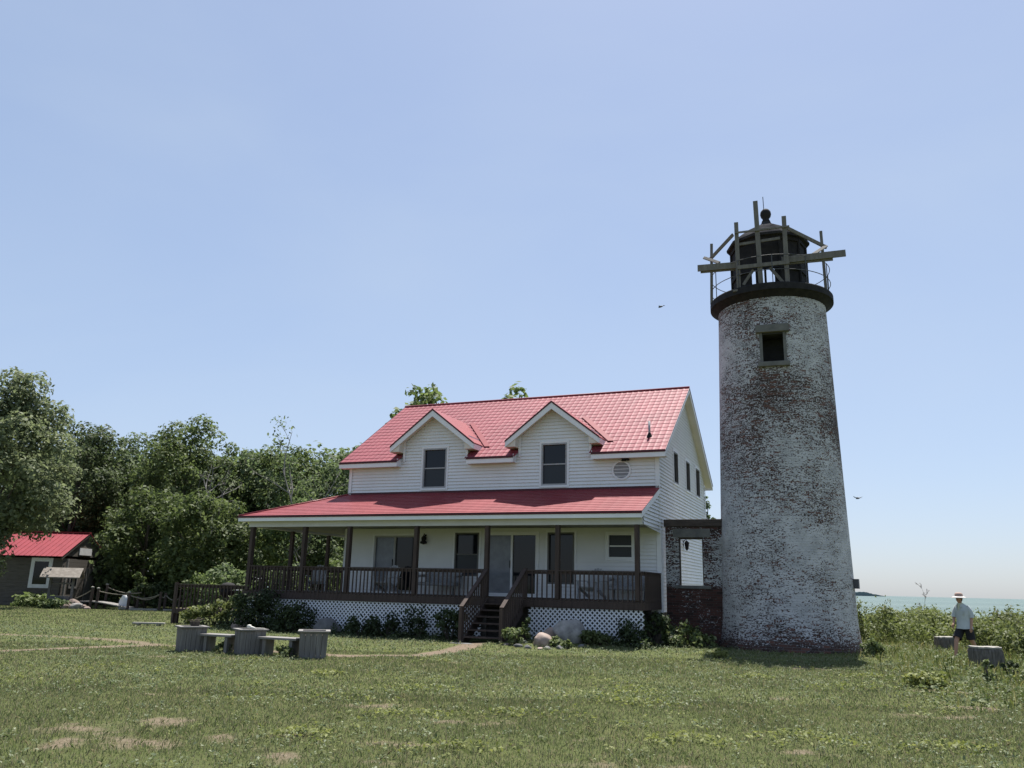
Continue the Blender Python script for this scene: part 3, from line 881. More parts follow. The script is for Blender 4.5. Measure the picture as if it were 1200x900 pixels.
# ---- metal tile roofs (real waves and steps)
def tile_sheet(P, ulo, uhi, ln, row=.32, step=.016, wave=.009, per=.225, seg=9, skip=None):
    """P(u, s, h): s runs down the slope from the ridge, h off the surface"""
    mb = MB(); nrow = max(1, round(ln / row)); row = ln / nrow
    for k in range(nrow):
        s0, s1 = k * row, (k + 1) * row
        a0, b0, a1, b1 = ulo(s0), uhi(s0), ulo(s1), uhi(s1)
        n = max(2, int((b1 - a1) / per * seg))
        us0 = np.linspace(a0, b0, n + 1); us1 = np.linspace(a1, b1, n + 1)
        vs = []
        for u0, u1 in zip(us0, us1):
            w0 = wave * math.exp(-(((u0 / per) % 1 - .5) / .17) ** 2); w1 = wave * math.exp(-(((u1 / per) % 1 - .5) / .17) ** 2)
            vs += [P(u0, s0, w0 + .004), P(u1, s1, w1 + step), P(u1, s1, w1 + .004)]
        fs = []; fl = []
        for q in range(n):
            if skip and skip((us1[q] + us1[q + 1]) / 2, (s0 + s1) / 2): continue
            fs.append((3 * q, 3 * q + 1, 3 * q + 4, 3 * q + 3))
            fl.append((3 * q + 1, 3 * q + 2, 3 * q + 5, 3 * q + 4))
        mb.add(vs, fs)
        o = len(mb.v) - len(vs)
        # ledges on their own vertices keep the step crisp
        lv = [vs[i] for i in range(len(vs))]
        mb.add(lv, fl)
    return mb


LS = math.hypot(VR - VE, ZR - ZE); cF = (VR - VE) / LS; sF = (ZR - ZE) / LS
PMain = lambda u, s, h: (u, VR - s * cF - h * sF, ZR - s * sF + h * cF)
UL, UR_ = -WD - .31, .31


def skip_main(u, s):
    v = VR - (s + .18) * cF
    return any(abs(u - uc) < DW + .03 and v < .03 for uc in DORM)


mb = tile_sheet(PMain, lambda s: UL, lambda s: UR_, LS, skip=skip_main)
roof = mb.build('roof', M['roof'], house)
mb = tile_sheet(lambda u, s, h: (u, VR + s * (9.41 - VR) / math.hypot(9.41 - VR, ZR - ZE), ZR - s * (ZR - ZE) / math.hypot(9.41 - VR, ZR - ZE) + h),
                lambda s: UL, lambda s: UR_, math.hypot(9.41 - VR, ZR - ZE), seg=2)
mb.build('roof', M['roof'], house)
mb = MB()
mb.tube([(UL - .01, VR, ZR + .015), (UR_ + .01, VR, ZR + .015)], .07, 10, flat=.7)
mb.build('ridge_cap', M['roof'], house, smooth=True)
# rake boards, soffits and fascia
for uu, sg in ((UR_, 1), (UL, -1)):
    rk = MB(); so = MB(); ed = MB()
    for (va, za, vb, zb) in ((VE, ZE, VR, ZR), (9.41, ZE, VR, ZR)):
        d = .17
        rk.prism([(uu, va, za - .02), (uu, vb, zb - .02), (uu, vb, zb - .02 - d), (uu, va, za - .02 - d)], (-.025 * sg, 0, 0))
        so.add([(uu - .03 * sg, va, za - .12), (uu - .03 * sg, vb, zb - .12), (uu - .32 * sg, vb, zb - .12), (uu - .32 * sg, va, za - .12)], [(0, 1, 2, 3)])
        ed.prism([(uu + .002 * sg, va, za + .02), (uu + .002 * sg, vb, zb + .02), (uu + .002 * sg, vb, zb - .035), (uu + .002 * sg, va, za - .035)], (.012 * sg, 0, 0))
    rk.build('rake_board', M['trim'], house); so.build('soffit', M['soffit'], house); ed.build('roof_edge', M['maroon'], house)
mb = MB(); ed = MB(); so = MB()
cuts = [UL]
for uc in DORM: cuts += [uc - DW - .1, uc + DW + .1]
cuts += [UR_]
for a, b_ in zip(cuts[0::2], cuts[1::2]):
    mb = MB(); ed = MB(); so = MB()
    mb.box(a, b_, VE - .005, VE + .02, ZE - .20, ZE - .025)
    ed.box(a, b_, VE - .025, VE - .007, ZE - .045, ZE + .035)
    so.box(a, b_, VE + .021, -.02, ZE - .19, ZE - .175)
    for e in (a, b_):
        if UL + .1 < e < UR_ - .1:
            q = .012 if e == a else -.012
            mb.box(min(e, e + q), max(e, e + q), VE + .02, -.021, ZE - .174, ZE + .1)
    mb.build('fascia', M['trim'], house); ed.build('roof_edge', M['maroon'], house); so.build('soffit', M['soffit'], house)
mb = MB(); mb.box(UL, UR_, 9.39, 9.415, ZE - .2, ZE - .03); mb.build('fascia', M['trim'], house)

# dormers
for uc in DORM:
    dm = MB()
    VFd = -.38
    for sgn in (-1, 1):
        pk = (uc, VFd, 7.95); ev = (uc + sgn * DOH, VFd, DZE)
        vb_e = (DZE - ZE) / SL + VE; vb_p = (7.95 - ZE) / SL + VE
        poly = [pk, ev, (uc + sgn * DOH, vb_e + .05, DZE), (uc, vb_p + .05, 7.95)]
        if sgn > 0: poly = poly[::-1]
        dm.prism(poly, (0, 0, .035))
        for k in range(5):
            f = (k + .5) / 5
    dr = dm.build('dormer_roof', M['porchroof'], house)
    rk = MB(); ed = MB(); so = MB()
    for sgn in (-1, 1):
        rk.prism([(uc, VFd, 7.945), (uc + sgn * DOH, VFd, DZE - .005), (uc + sgn * DOH, VFd, DZE - .20), (uc, VFd, 7.945 - .24)], (0, -.024, 0))
        ed.prism([(uc, VFd - .026, 8.0), (uc + sgn * (DOH + .02), VFd - .026, DZE + .035), (uc + sgn * (DOH + .02), VFd - .026, DZE - .03), (uc, VFd - .026, 7.93)], (0, -.014, 0))
        so.add([(uc + sgn * .02, VFd + .005, 7.80), (uc + sgn * DOH, VFd + .005, DZE - .10), (uc + sgn * DOH, -.021, DZE - .10), (uc + sgn * .02, -.021, 7.80)], [(0, 1, 2, 3)])
        # closed eave box
        so.prism([(uc + sgn * (DW + .02), VFd + .01, DZE - .19), (uc + sgn * DOH, VFd + .01, DZE - .19), (uc + sgn * DOH, VFd + .01, DZE - .012), (uc + sgn * (DW + .02), VFd + .01, DZE + .2)], (0, .75, 0))
        rk.box(min(uc + sgn * DOH, uc + sgn * (DOH + .02)), max(uc + sgn * DOH, uc + sgn * (DOH + .02)), VFd, .45, DZE - .2, DZE - .02)
        # flashing in the valley
        vb_e = (DZE - ZE) / SL + VE; vb_p = (7.95 - ZE) / SL + VE
    rk.build('dormer_bargeboard', M['trim'], house); ed.build('dormer_roof_edge', M['maroon'], house); so.build('dormer_soffit', M['soffit'], house)
    fl = MB()
    for sgn in (-1, 1):
        vb_e = (DZE - ZE) / SL + VE; vb_p = (7.95 - ZE) / SL + VE
        e0 = Vector((uc + sgn * .25, vb_p - .1, zfront(vb_p - .1) + .05)); e1 = Vector((uc + sgn * (DOH + .12), vb_e - .1, zfront(vb_e - .1) + .05))
        w = Vector((sgn * .22, 0, 0))
        fl.prism([e0, e1, e1 + w, e0 + w], (0, -.008, .012))
    fl.build('valley_flashing', M['porchroof'], house)
    for e_ in (uc - DW - .022, uc + DW - .07):
        mb = MB(); mb.box(e_, e_ + .092, -.05, -.037, 6.1, 6.85); mb.build('corner_board', M['trim'], house)


# windows
def window(op, face='f', frame='frame', pane='glass', fw=.055, mid=True, depth=.05, lower=None, casing=True):
    s0, s1, z0, z1 = op
    if face == 'f': bx = lambda m, a, b_, o0, o1, c, d: m.box(a, b_, -o1, -o0, c, d)
    else: bx = lambda m, a, b_, o0, o1, c, d: m.box(o0, o1, a, b_, c, d)
    fr = MB(); o0, o1 = -.06, .045
    bx(fr, s0, s0 + fw, o0, o1, z0, z1); bx(fr, s1 - fw, s1, o0, o1, z0, z1)
    bx(fr, s0 + fw, s1 - fw, o0, o1, z1 - fw, z1); bx(fr, s0 + fw, s1 - fw, o0, o1, z0, z0 + fw)
    w = fr.build('window', M[frame], house)
    if casing:
        cs = MB(); c = .07
        bx(cs, s0 - c, s0 - .002, -.01, .042, z0 - c, z1 + c); bx(cs, s1 + .002, s1 + c, -.01, .042, z0 - c, z1 + c)
        bx(cs, s0 - .002, s1 + .002, -.01, .042, z1 + .002, z1 + c); bx(cs, s0 - .002, s1 + .002, -.01, .052, z0 - c, z0 - .002)
        cs.build('casing', M['trim'], w)
    zm = (z0 + z1) / 2
    pn = MB(); bx(pn, s0 + fw, s1 - fw, -depth - .02, -depth, zm if mid else z0 + fw, z1 - fw); pn.build('pane', M[pane], w)
    if mid:
        p2 = MB(); bx(p2, s0 + fw, s1 - fw, -depth + .012, -depth + .02, z0 + fw, zm); p2.build('pane', M[lower or pane], w)
        sr = MB(); bx(sr, s0 + fw, s1 - fw, -depth + .021, .005, zm - .022, zm + .022); sr.build('sash_rail', M[frame], w)
    return w


window(OPEN_F[0], lower='screen'); window(OPEN_F[1], lower='screen')
window(OPEN_F[3], frame='bronze', lower='screen')
window(OPEN_F[5], frame='bronze', mid=False)
window(OPEN_F[6], frame='trim', pane='screen')
for op in OPEN_R: window(op, 'r', 'bronze', mid=False, casing=True)


def slider(op, left_pane, right_pane, frame):
    s0, s1, z0, z1 = op; w_ = (s0 + s1) / 2
    fr = MB(); f = .06
    fr.box(s0, s0 + f, -.03, .07, z0, z1); fr.box(s1 - f, s1, -.03, .07, z0, z1); fr.box(s0 + f, s1 - f, -.03, .07, z1 - f, z1); fr.box(s0 + f, s1 - f, -.03, .07, z0, z0 + .05)
    fr.box(w_ - .035, w_ + .035, -.022, .06, z0 + .05, z1 - f)
    d = fr.build('sliding_door', M[frame], house)
    a = MB(); a.box(s0 + f, w_ - .035, .03, .045, z0 + .05, z1 - f); a.build('pane', M[left_pane], d)
    a = MB(); a.box(w_ + .035, s1 - f, .045, .06, z0 + .05, z1 - f); a.build('pane', M[right_pane], d)
    a = MB()
    a.box(s0 - .07, s0 - .002, -.042, .01, z0, z1 + .07); a.box(s1 + .002, s1 + .07, -.042, .01, z0, z1 + .07); a.box(s0 - .002, s1 + .002, -.042, .01, z1 + .002, z1 + .07); a.build('casing', M['trim'], d)
    h = MB(); h.box(w_ - .06, w_ - .04, -.06, -.023, z0 + .9, z0 + 1.15); h.build('handle', M['black'], d)


slider(OPEN_F[2], 'curtain', 'glass', 'frame')
slider(OPEN_F[4], 'curtain', 'glass', 'trim')

# round vent with a small floodlight above it, wall lamps, roof pipe
mb = MB(); n = 32
ring = []
for rr, oo in ((.33, .015), (.33, .05), (.275, .055), (.275, .02)):
    ring.append([(-1.25 + rr * math.cos(2 * math.pi * k / n), -oo, 5.52 + rr * math.sin(2 * math.pi * k / n)) for k in range(n)])
for q in range(3):
    for k in range(n):
        k2 = (k + 1) % n
        mb.add([ring[q][k], ring[q][k2], ring[q + 1][k2], ring[q + 1][k]], [(0, 1, 2, 3)])
rw = mb.build('round_window', M['trim'], house, smooth=False)
mb = MB(); mb.add([(-1.25 + .276 * math.cos(2 * math.pi * k / n), -.03, 5.52 + .276 * math.sin(2 * math.pi * k / n)) for k in range(n)], [tuple(range(n))])
mb.build('pane', M['greydisc'], rw)
mb = MB(); mb.tube([(-1.1, -.02, 5.93), (-1.1, -.12, 5.93)], .05, 8); mb.lathe([(.03, 0), (.075, -.05), (.085, -.12)], 12, (-1.14, -.14, 5.93)); mb.lathe([(.03, 0), (.07, -.05), (.08, -.1)], 12, (-1.02, -.13, 5.93))
mb.build('floodlight', M['black'], house, smooth=False)
zr_ = zfront(.6)
mb = MB(); mb.tube([(-.42, .6, zr_ - .1), (-.42, .6, zr_ + .55)], .04, 10); mb.build('vent_pipe', M['frame'], house, smooth=True)
mb = MB(); mb.lathe([(.12, -.05), (.07, .08), (.045, .14)], 12, (-.42, .6, zr_)); mb.build('vent_flashing', M['black'], house)


def lantern_lamp(P, sgn):
    mb = MB()
    def q(o, s, z): return P(s, z, o)
    return mb


lm = MB(); lm.box(-8.62, -8.54, -.03, -.018, 3.2, 3.4); lm.tube([(-8.58, -.03, 3.36), (-8.58, -.14, 3.42), (-8.58, -.16, 3.36)], .014, 6); lm.lathe([(.02, .16), (.10, .06), (.085, .05), (.065, -.12), (.03, -.16)], 10, (-8.58, -.16, 3.2)); lm.lathe([(.03, .0), (.12, .02), (.13, .08), (.02, .14)], 10, (-8.58, -.16, 3.05))
lm.build('porch_lamp', M['black'], house)
lm = MB(); lm.box(.018, .03, 3.8, 3.9, 3.2, 3.42); lm.tube([(.03, 3.85, 3.4), (.13, 3.85, 3.45), (.15, 3.85, 3.38)], .016, 6); lm.lathe([(.015, .2), (.10, .1), (.08, .08), (.06, -.10), (.02, -.16)], 10, (.15, 3.85, 3.22))
lm.build('wall_lamp', M['black'], house)

# ---- porch
LP = 2.65
UPL = -WD - LP                 # left end of the porch
VBK = 5.2                      # how far the side porch runs back
mb = MB()
k = 0; v = -2.33
while v < -.03:
    mb.box(UPL, .02, v, min(v + .137, -.02), 1.26, 1.30); v += .142
v = 0.0
while v < VBK:
    mb.box(UPL, -WD - .02, v, v + .137, 1.26, 1.30); v += .142
mb.build('porch_deck', M['deckwood'], house)
mb = MB()
mb.box(UPL, -5.08, -2.36, -2.332, 1.04, 1.255); mb.box(-3.74, .02, -2.36, -2.332, 1.04, 1.255); mb.box(-5.08, -3.74, -2.36, -2.332, 1.0, 1.255)
mb.box(.0, .028, -2.33, -.05, 1.04, 1.255); mb.box(UPL - .028, UPL - .001, -2.36, VBK, 1.04, 1.255)
mb.build('rim_board', M['deckwood'], house)
mb = MB()
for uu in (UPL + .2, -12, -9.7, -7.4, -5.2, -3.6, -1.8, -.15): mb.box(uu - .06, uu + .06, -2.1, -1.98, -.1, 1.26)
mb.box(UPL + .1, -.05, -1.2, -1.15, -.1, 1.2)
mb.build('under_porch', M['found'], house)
POSTS = [-14.5, -12.19, -10.33, -7.69, -5.1, -2.7, -.19]
for uu in POSTS:
    mb = MB(); mb.box(uu - .065, uu + .065, -2.33 - .045, -2.2, 1.30, ZB_); mb.build('porch_post', M['deckwood'], house, bevel=.006)
for vv in (.12, 2.55, 5.0):
    mb = MB(); mb.box(UPL + .02, UPL + .15, vv - .065, vv + .065, 1.30, ZB_); mb.build('porch_post', M['deckwood'], house, bevel=.006)
# beams, ceiling, eave of the porch roof
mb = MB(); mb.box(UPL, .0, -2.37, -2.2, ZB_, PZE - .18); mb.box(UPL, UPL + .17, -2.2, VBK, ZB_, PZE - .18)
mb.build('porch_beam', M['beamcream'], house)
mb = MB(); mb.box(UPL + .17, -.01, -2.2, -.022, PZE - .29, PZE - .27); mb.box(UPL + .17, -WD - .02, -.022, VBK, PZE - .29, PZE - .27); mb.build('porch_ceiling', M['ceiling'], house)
EOV = .31
mb = MB(); ed = MB(); so = MB()
mb.box(UPL - EOV, .03, PV - .0, PV + .024, PZE - .185, PZE - .022); mb.box(UPL - EOV, UPL - EOV + .024, PV + .025, VBK + .2, PZE - .185, PZE - .022)
ed.box(UPL - EOV - .02, .05, PV - .022, PV - .003, PZE - .06, PZE + .02); ed.box(UPL - EOV - .02, UPL - EOV - .003, PV, VBK + .2, PZE - .06, PZE + .02)
so.box(UPL - EOV + .03, .0, PV + .026, -2.371, PZE - .18, PZE - .165); so.box(UPL - EOV + .03, UPL - .001, -2.37, VBK, PZE - .18, PZE - .165)
mb.build('porch_fascia', M['trim'], house); ed.build('porch_roof_edge', M['maroon'], house); so.build('porch_soffit', M['soffit'], house)
# right-hand barge board of the porch roof
mb = MB(); mb.prism([(.022, .0, PZJ + .0), (.022, PV, PZE - .02), (.022, PV, PZE - .2), (.022, .0, PZJ - .18)], (.022, 0, 0)); mb.build('porch_bargeboard', M['trim'], house)
LP_ = math.hypot(PV, PZJ - PZE); cP, sP = -PV / LP_, (PZJ - PZE) / LP_
hipw = LP + EOV
mb = tile_sheet(lambda u, s, h: (u, -s * cP - h * sP, PZJ - s * sP + h * cP), lambda s: -WD - hipw * s / LP_, lambda s: .05, LP_, row=.2, step=.014, wave=.003, per=.4, seg=3)
mb.build('porch_roof', M['porchroof'], house)
LH = math.hypot(hipw, PZJ - PZE); cH, sH = hipw / LH, (PZJ - PZE) / LH
mb = tile_sheet(lambda v, s, h: (-WD - s * cH - h * sH, v, PZJ - s * sH + h * cH), lambda s: PV * s / LH, lambda s: VBK + .2, LH, row=.2, step=.014, wave=.003, per=.4, seg=2)
mb.build('porch_roof', M['porchroof'], house)
mb = MB(); mb.tube([(-WD, .0, PZJ + .02), (-WD - hipw, PV, PZE + .02)], .05, 8, flat=.6); mb.build('hip_cap', M['porchroof'], house, smooth=True)
mb = MB(); mb.box(-WD - .02, .02, -.05, -.019, PZJ - .03, PZJ + .06); mb.build('wall_flashing', M['maroon'], house)


# railings: one part per bay, each baluster a sub-part
def railing(p0, p1, z0=1.30, zt=2.16, sp=.145, mat='deckwood', parent=None, low=None):
    p0 = Vector(p0); p1 = Vector(p1); d = p1 - p0; ln = d.length; d.normalize()
    out = Vector((d.y, -d.x, 0))
    mb = MB()
    mb.beam(p0 + Vector((0, 0, zt - .02)), p1 + Vector((0, 0, zt - .02)), .13, .035)
    mb.beam(p0 + Vector((0, 0, zt - .085)), p1 + Vector((0, 0, zt - .085)), .04, .088)
    r = mb.build('railing', M[mat], parent or house)
    n = max(1, int(ln / sp)); first = None
    for k in range(n):
        c = p0 + d * ((k + .5) * ln / n) + out * .045
        if first is None:
            b_ = MB(); b_.box(-.018, .018, -.018, .018, (low if low is not None else z0 - .2), zt - .045)
            first = b_.build('baluster', M[mat], r, loc=(c.x, c.y, 0)); o = first
        else:
            o = first.copy(); COL.objects.link(o); o.parent = r; o.location = (c.x, c.y, 0)
        o.rotation_euler = (0, random.uniform(-.006, .006), math.atan2(d.y, d.x))
    return r


VF = -2.305
for a, b_ in zip(POSTS[:-1], POSTS[1:]):
    if a == -5.1: railing((-3.76, VF, 0), (b_ - .065, VF, 0))
    else: railing((a + .065, VF, 0), (b_ - .065, VF, 0))
railing((-.12, VF, 0), (.0, VF, 0), sp=.12)
railing((-.03, VF + .05, 0), (-.03, -.04, 0))
railing((UPL + .06, .05, 0), (UPL + .06, VF + .1, 0))
railing((UPL + .06, 2.48, 0), (UPL + .06, .19, 0))
railing((UPL + .06, 4.93, 0), (UPL + .06, 2.62, 0))
mb = MB(); mb.box(-3.80, -3.70, VF - .06, VF + .05, 1.30, 2.2); mb.build('porch_post', M['deckwood'], house, bevel=.005)


# lattice
def lattice(u0, u1, z0, z1, v, pitch=.148, w=.04):
    mb = MB()
    for sgn, vv in ((1, v), (-1, v - .008)):
        c = u0 - (z1 - z0) if sgn > 0 else u0
        end = u1 if sgn > 0 else u1 + (z1 - z0)
        while c < end:
            # strip through (c,z0) direction (sgn,1)
            def pt(z): return c + sgn * (z - z0)
            ta, tb = z0, z1
            # clip on u
            if sgn > 0:
                ta = max(ta, z0 + (u0 - c)); tb = min(tb, z0 + (u1 - c))
            else:
                ta = max(ta, z0 + (c - u1)); tb = min(tb, z0 + (c - u0))
            if tb - ta > .03:
                hw = w * .707
                mb.prism([(pt(ta) - hw, vv, ta), (pt(ta) + hw, vv, ta), (pt(tb) + hw, vv, tb), (pt(tb) - hw, vv, tb)], (0, -.006, 0))
            c += pitch
    # thin frame
    return mb


lattice(-14.5, -5.25, .05, 1.03, -2.30).build('lattice_panel', M['lattice'], house)
lattice(-3.62, -.02, .08, 1.03, -2.30).build('lattice_panel', M['lattice'], house)

# steps
st = MB(); VS0 = -2.37; nst = 6; rise = 1.3 / (nst + 1); run = .285
for k in range(nst):
    z = 1.30 - rise * (k + 1); v = VS0 - run * k
    tr = MB(); tr.box(-4.98, -3.84, v - .30, v - .01, z - .04, z); tr.build('tread', M['deckwood'], house)
for uu in (-5.02, -3.83):
    st.prism([(uu, VS0, 1.26), (uu, VS0 - run * nst - .1, .02), (uu, VS0 - run * nst + .3, -.05), (uu, VS0, .82)], (.035, 0, 0))
st.build('stringer', M['deckwood'], house)
VSB = VS0 - run * nst - .02
for uu in (-5.07, -3.77):
    hr = MB()
    hr.beam((uu, VS0 + .06, 2.18), (uu, VSB, 1.02), .13, .04); hr.beam((uu, VS0 + .04, 2.1), (uu, VSB + .02, .94), .04, .09)
    hr.box(uu - .05, uu + .05, VSB - .05, VSB + .05, -.1, 1.0)
    h = hr.build('stair_railing', M['deckwood'], house)
    nb_ = 12
    for k in range(nb_):
        f = (k + .7) / nb_; v = VS0 + (VSB - VS0) * f; zt = 2.07 + (.91 - 2.07) * f
        bb = MB(); bb.box(uu - .018, uu + .018, v - .018, v + .018, zt - .95, zt); bb.build('baluster', M['deckwood'], h)
mb = MB(); mb.box(-5.2, -3.7, VSB - .5, VSB - .1, -.08, .015)
slab = mb.build('doorstep_slab', M['greydark'], None, bevel=.01); slab.location = house.location; slab.rotation_euler = house.rotation_euler
tag(slab, 'flat dark slab on the ground at the foot of the porch steps', 'slab')


def hw(u, v, z=0.0):
    c, s = math.cos(HA), math.sin(HA)
    return Vector((4.9176 + u * c + v * s, 26.8088 - u * s + v * c, z))


# ---- lower deck to the left of the porch, with a kettle grill
deck = thing('low_deck', 'low wooden deck with slatted railing left of the porch', 'deck', hw(-16.5, -1.0), -HA)
mb = MB(); v = -.9
while v < 2.2:
    mb.box(-1.75, 1.8, v, v + .135, .50, .54); v += .14
mb.build('floor_boards', M['deckwood'], deck)
mb = MB(); mb.box(-1.75, 1.8, -.93, -.9, .36, .53)
for uu in (-1.6, 0, 1.6): mb.box(uu - .05, uu + .05, -.85, -.75, -.1, .5); mb.box(uu - .05, uu + .05, 1.9, 2.0, -.1, .5)
mb.build('deck_frame', M['deckwood'], deck)
railing((-1.7, -.88, 0), (1.75, -.88, 0), z0=.5, zt=1.45, sp=.17, parent=deck, low=.38, mat='deckwood')
for q in ((-1.72, -.88), (1.72, -.88), (-1.72, 2.1)):
    mb = MB(); mb.box(q[0] - .05, q[0] + .05, q[1] - .05, q[1] + .05, -.1, 1.5); mb.build('post', M['deckwood'], deck)
g = thing('kettle_grill', 'black kettle grill on the low deck behind its railing', 'grill', hw(-16.6, -.9, .54), -HA)
mb = MB(); mb.lathe([(.03, .42), (.18, .46), (.29, .58), (.33, .74)], 20); mb.build('bowl', M['black'], g, smooth=True)
mb = MB(); mb.lathe([(.335, .745), (.31, .86), (.2, .96), (.04, 1.0)], 20); mb.tube([(-.06, 0, .99), (-.06, 0, 1.05), (.06, 0, 1.05), (.06, 0, .99)], .012, 6); mb.build('lid', M['black'], g, smooth=True)
for k in range(3):
    a = k * 2.094 + .5; mb = MB(); mb.tube([(.15 * math.cos(a), .15 * math.sin(a), .47), (.3 * math.cos(a), .3 * math.sin(a), 0)], .013, 6); mb.build('leg', M['rail'], g)
mb = MB(); mb.box(.36, .7, -.15, .15, .7, .73); mb.build('side_shelf', M['whitepaint'], g)  # white colour stands in for sunlight falling on the shelf


# ---- porch seats
def adirondack(label, u, v, rz, group='slatted armchairs on the porch'):
    t = thing('slatted_armchair', label, 'chair', hw(u, v, 1.30), rz - HA, group)
    s = MB()
    for k in range(6): s.beam((-.27, -.30 + k * .1, .38 - k * .025), (.27, -.30 + k * .1, .38 - k * .025), .085, .02)
    s.build('seat', M['chairgrey'], t)
    b_ = MB()
    for k in range(7):
        x = (k - 3) * .083; h = .72 - .018 * (k - 3) ** 2
        b_.beam((x * .85, .24, .26), (x * 1.1, .24 + h * .42, .26 + h), .07, .018, (0, 1, .4))
    b_.beam((-.3, .34, .52), (.3, .34, .52), .03, .06)
    b_.build('backrest', M['chairgrey'], t)
    for sg in (-1, 1):
        l = MB(); l.beam((sg * .31, -.32, .0), (sg * .31, -.32, .54), .03, .09, (0, 1, 0)); l.build('leg', M['chairgrey'], t)
        l = MB(); l.beam((sg * .29, -.32, .36), (sg * .29, .5, .04), .025, .1); l.build('leg', M['chairgrey'], t)
        a = MB(); a.beam((sg * .35, -.42, .555), (sg * .33, .36, .555), .13, .022); a.build('armrest', M['chairgrey'], t)
    return t


adirondack('slatted white armchair behind the porch railing below the curtained sliding door', -9.55, -.95, 0)
adirondack('slatted armchair on the side porch, left of the house wall', -13.35, .3, .5)
adirondack('slatted white armchair on the porch under the tall narrow window', -2.05, -.9, -.15)


def settee(label, u, v, rz, w=1.25):
    t = thing('wicker_settee', label, 'settee', hw(u, v, 1.30), rz - HA, 'wicker settees on the porch')
    s = MB(); s.box(-w / 2, w / 2, -.32, .30, .30, .42); s.build('seat', M['wicker'], t, bevel=.03)
    b_ = MB(); b_.prism([(-w / 2, .24, .42), (w / 2, .24, .42), (w / 2, .36, .78), (w / 2 - .12, .38, .86), (-w / 2 + .12, .38, .86), (-w / 2, .36, .78)], (0, .05, 0)); b_.build('backrest', M['wicker'], t, bevel=.02)
    for sg in (-1, 1):
        a = MB(); x = sg * w / 2; a.tube([(x, -.3, .0), (x, -.31, .55), (x, -.2, .62), (x, .28, .64)], .04, 8); a.build('armrest', M['wicker'], t, smooth=True)
        l = MB(); l.tube([(x * .95, .28, 0), (x * .95, .28, .32)], .03, 8); l.build('leg', M['wicker'], t)
    return t


settee('grey wicker settee on the porch under the lamp, left of the steps', -7.55, -.8, 0, 1.4)
settee('grey wicker settee on the porch under the small window at the right end', -.85, -.8, 0, 1.15)

# ------------------------------------------------------------------ lighthouse
TC = Vector((8.695, 26.055, 0)); TAZ = math.atan2(TC.x, TC.y)
light = thing('lighthouse', 'round lighthouse of flaking whitewashed brick with a black lantern on top', 'lighthouse', TC, -TAZ)
R0, KK, HT = 2.01, .0263, 10.9
WHW, WZ0, WZ1 = .36, 8.58, 9.58


def rad(z): return R0 - KK * z + .10 * max(0, 1 - z / .9) ** 2


nA = 120
angs = [2 * math.pi * k / nA for k in range(nA)]
# make the window jambs fall on mesh lines (window faces -y : angle -90 deg)
aw = math.asin(WHW / rad(9.1)); a_c = 1.5 * math.pi
angs = [a for a in angs if abs(a - a_c) > aw + .02 and True] + [a_c - aw, a_c - aw / 3, a_c + aw / 3, a_c + aw]
angs.sort(); nA = len(angs)
zs = sorted(set([-.2, .0, .1, .2, .35, .5, .7, .9] + [1 + .4 * k for k in range(25)] + [WZ0, WZ1, HT]))
zs = [z for z in zs if z <= HT and not (abs(z - WZ0) < .15 and z != WZ0) and not (abs(z - WZ1) < .15 and z != WZ1)]
vs = [(rad(max(z, 0)) * math.cos(a), rad(max(z, 0)) * math.sin(a), z) for z in zs for a in angs]
fs = []; uvs = []
for j_ in range(len(zs) - 1):
    for k in range(nA):
        k2 = (k + 1) % nA
        am = (angs[k] + (angs[k2] if k2 else angs[k2] + 2 * math.pi)) / 2
        if abs(am - a_c) < aw and WZ0 - .01 < (zs[j_] + zs[j_ + 1]) / 2 < WZ1 + .01: continue
        fs.append((j_ * nA + k, j_ * nA + k2, (j_ + 1) * nA + k2, (j_ + 1) * nA + k))
        a1, a2 = angs[k], angs[k2] if k2 else angs[k2] + 2 * math.pi
        uvs += [(a1 * 1.86, zs[j_]), (a2 * 1.86, zs[j_]), (a2 * 1.86, zs[j_ + 1]), (a1 * 1.86, zs[j_ + 1])]
me = bpy.data.meshes.new('tower_wall'); me.from_pydata(vs, [], fs); uvl = me.uv_layers.new(name='UVMap')
uvl.data.foreach_set('uv', np.array(uvs, dtype=np.float32).ravel())
for p_ in me.polygons: p_.use_smooth = True
me.materials.append(M['tower']); o = bpy.data.objects.new('tower_wall', me); COL.objects.link(o); o.parent = light
yw = -rad(9.1) * math.cos(aw)
mb = MB()
mb.box(-WHW - .05, -WHW + .03, yw + .02, yw + .6, WZ0, WZ1); mb.box(WHW - .03, WHW + .05, yw + .02, yw + .6, WZ0, WZ1); mb.box(-WHW + .03, WHW - .03, yw + .02, yw + .6, WZ1 - .05, WZ1 + .04)
mb.box(-WHW + .03, WHW - .03, yw + .02, yw + .6, WZ0 - .06, WZ0 + .03)
mb.box(-.9, .9, yw + .75, yw + .8, WZ0 - .6, WZ1 + .6)
mb.build('window_opening', M['interior'], light)
for e_ in (-WHW - .04, WHW - .05):
    mb = MB(); mb.box(e_, e_ + .09, yw - .02, yw + .12, WZ0 + .03, WZ1); mb.build('window_jamb', M['stone'], light)
mb = MB(); mb.box(-.50, .50, yw - .11, yw + .1, WZ1 + .002, WZ1 + .25); mb.build('lintel', M['stone'], light, bevel=.012)
mb = MB(); mb.box(-.47, .47, yw - .15, yw + .1, WZ0 - .12, WZ0 + .028); mb.build('window_sill', M['stone'], light, bevel=.012)
# meter box on the right flank
bx_ = MB(); bx_.box(-.1, .1, -.1, .1, -.14, .14)
azb = R(-12); zb_ = 1.95; o = bx_.build('meter_box', M['rail'], light); o.location = (math.cos(azb) * (rad(zb_) + .05), math.sin(azb) * (rad(zb_) + .05), zb_); o.rotation_euler = (0, 0, azb)
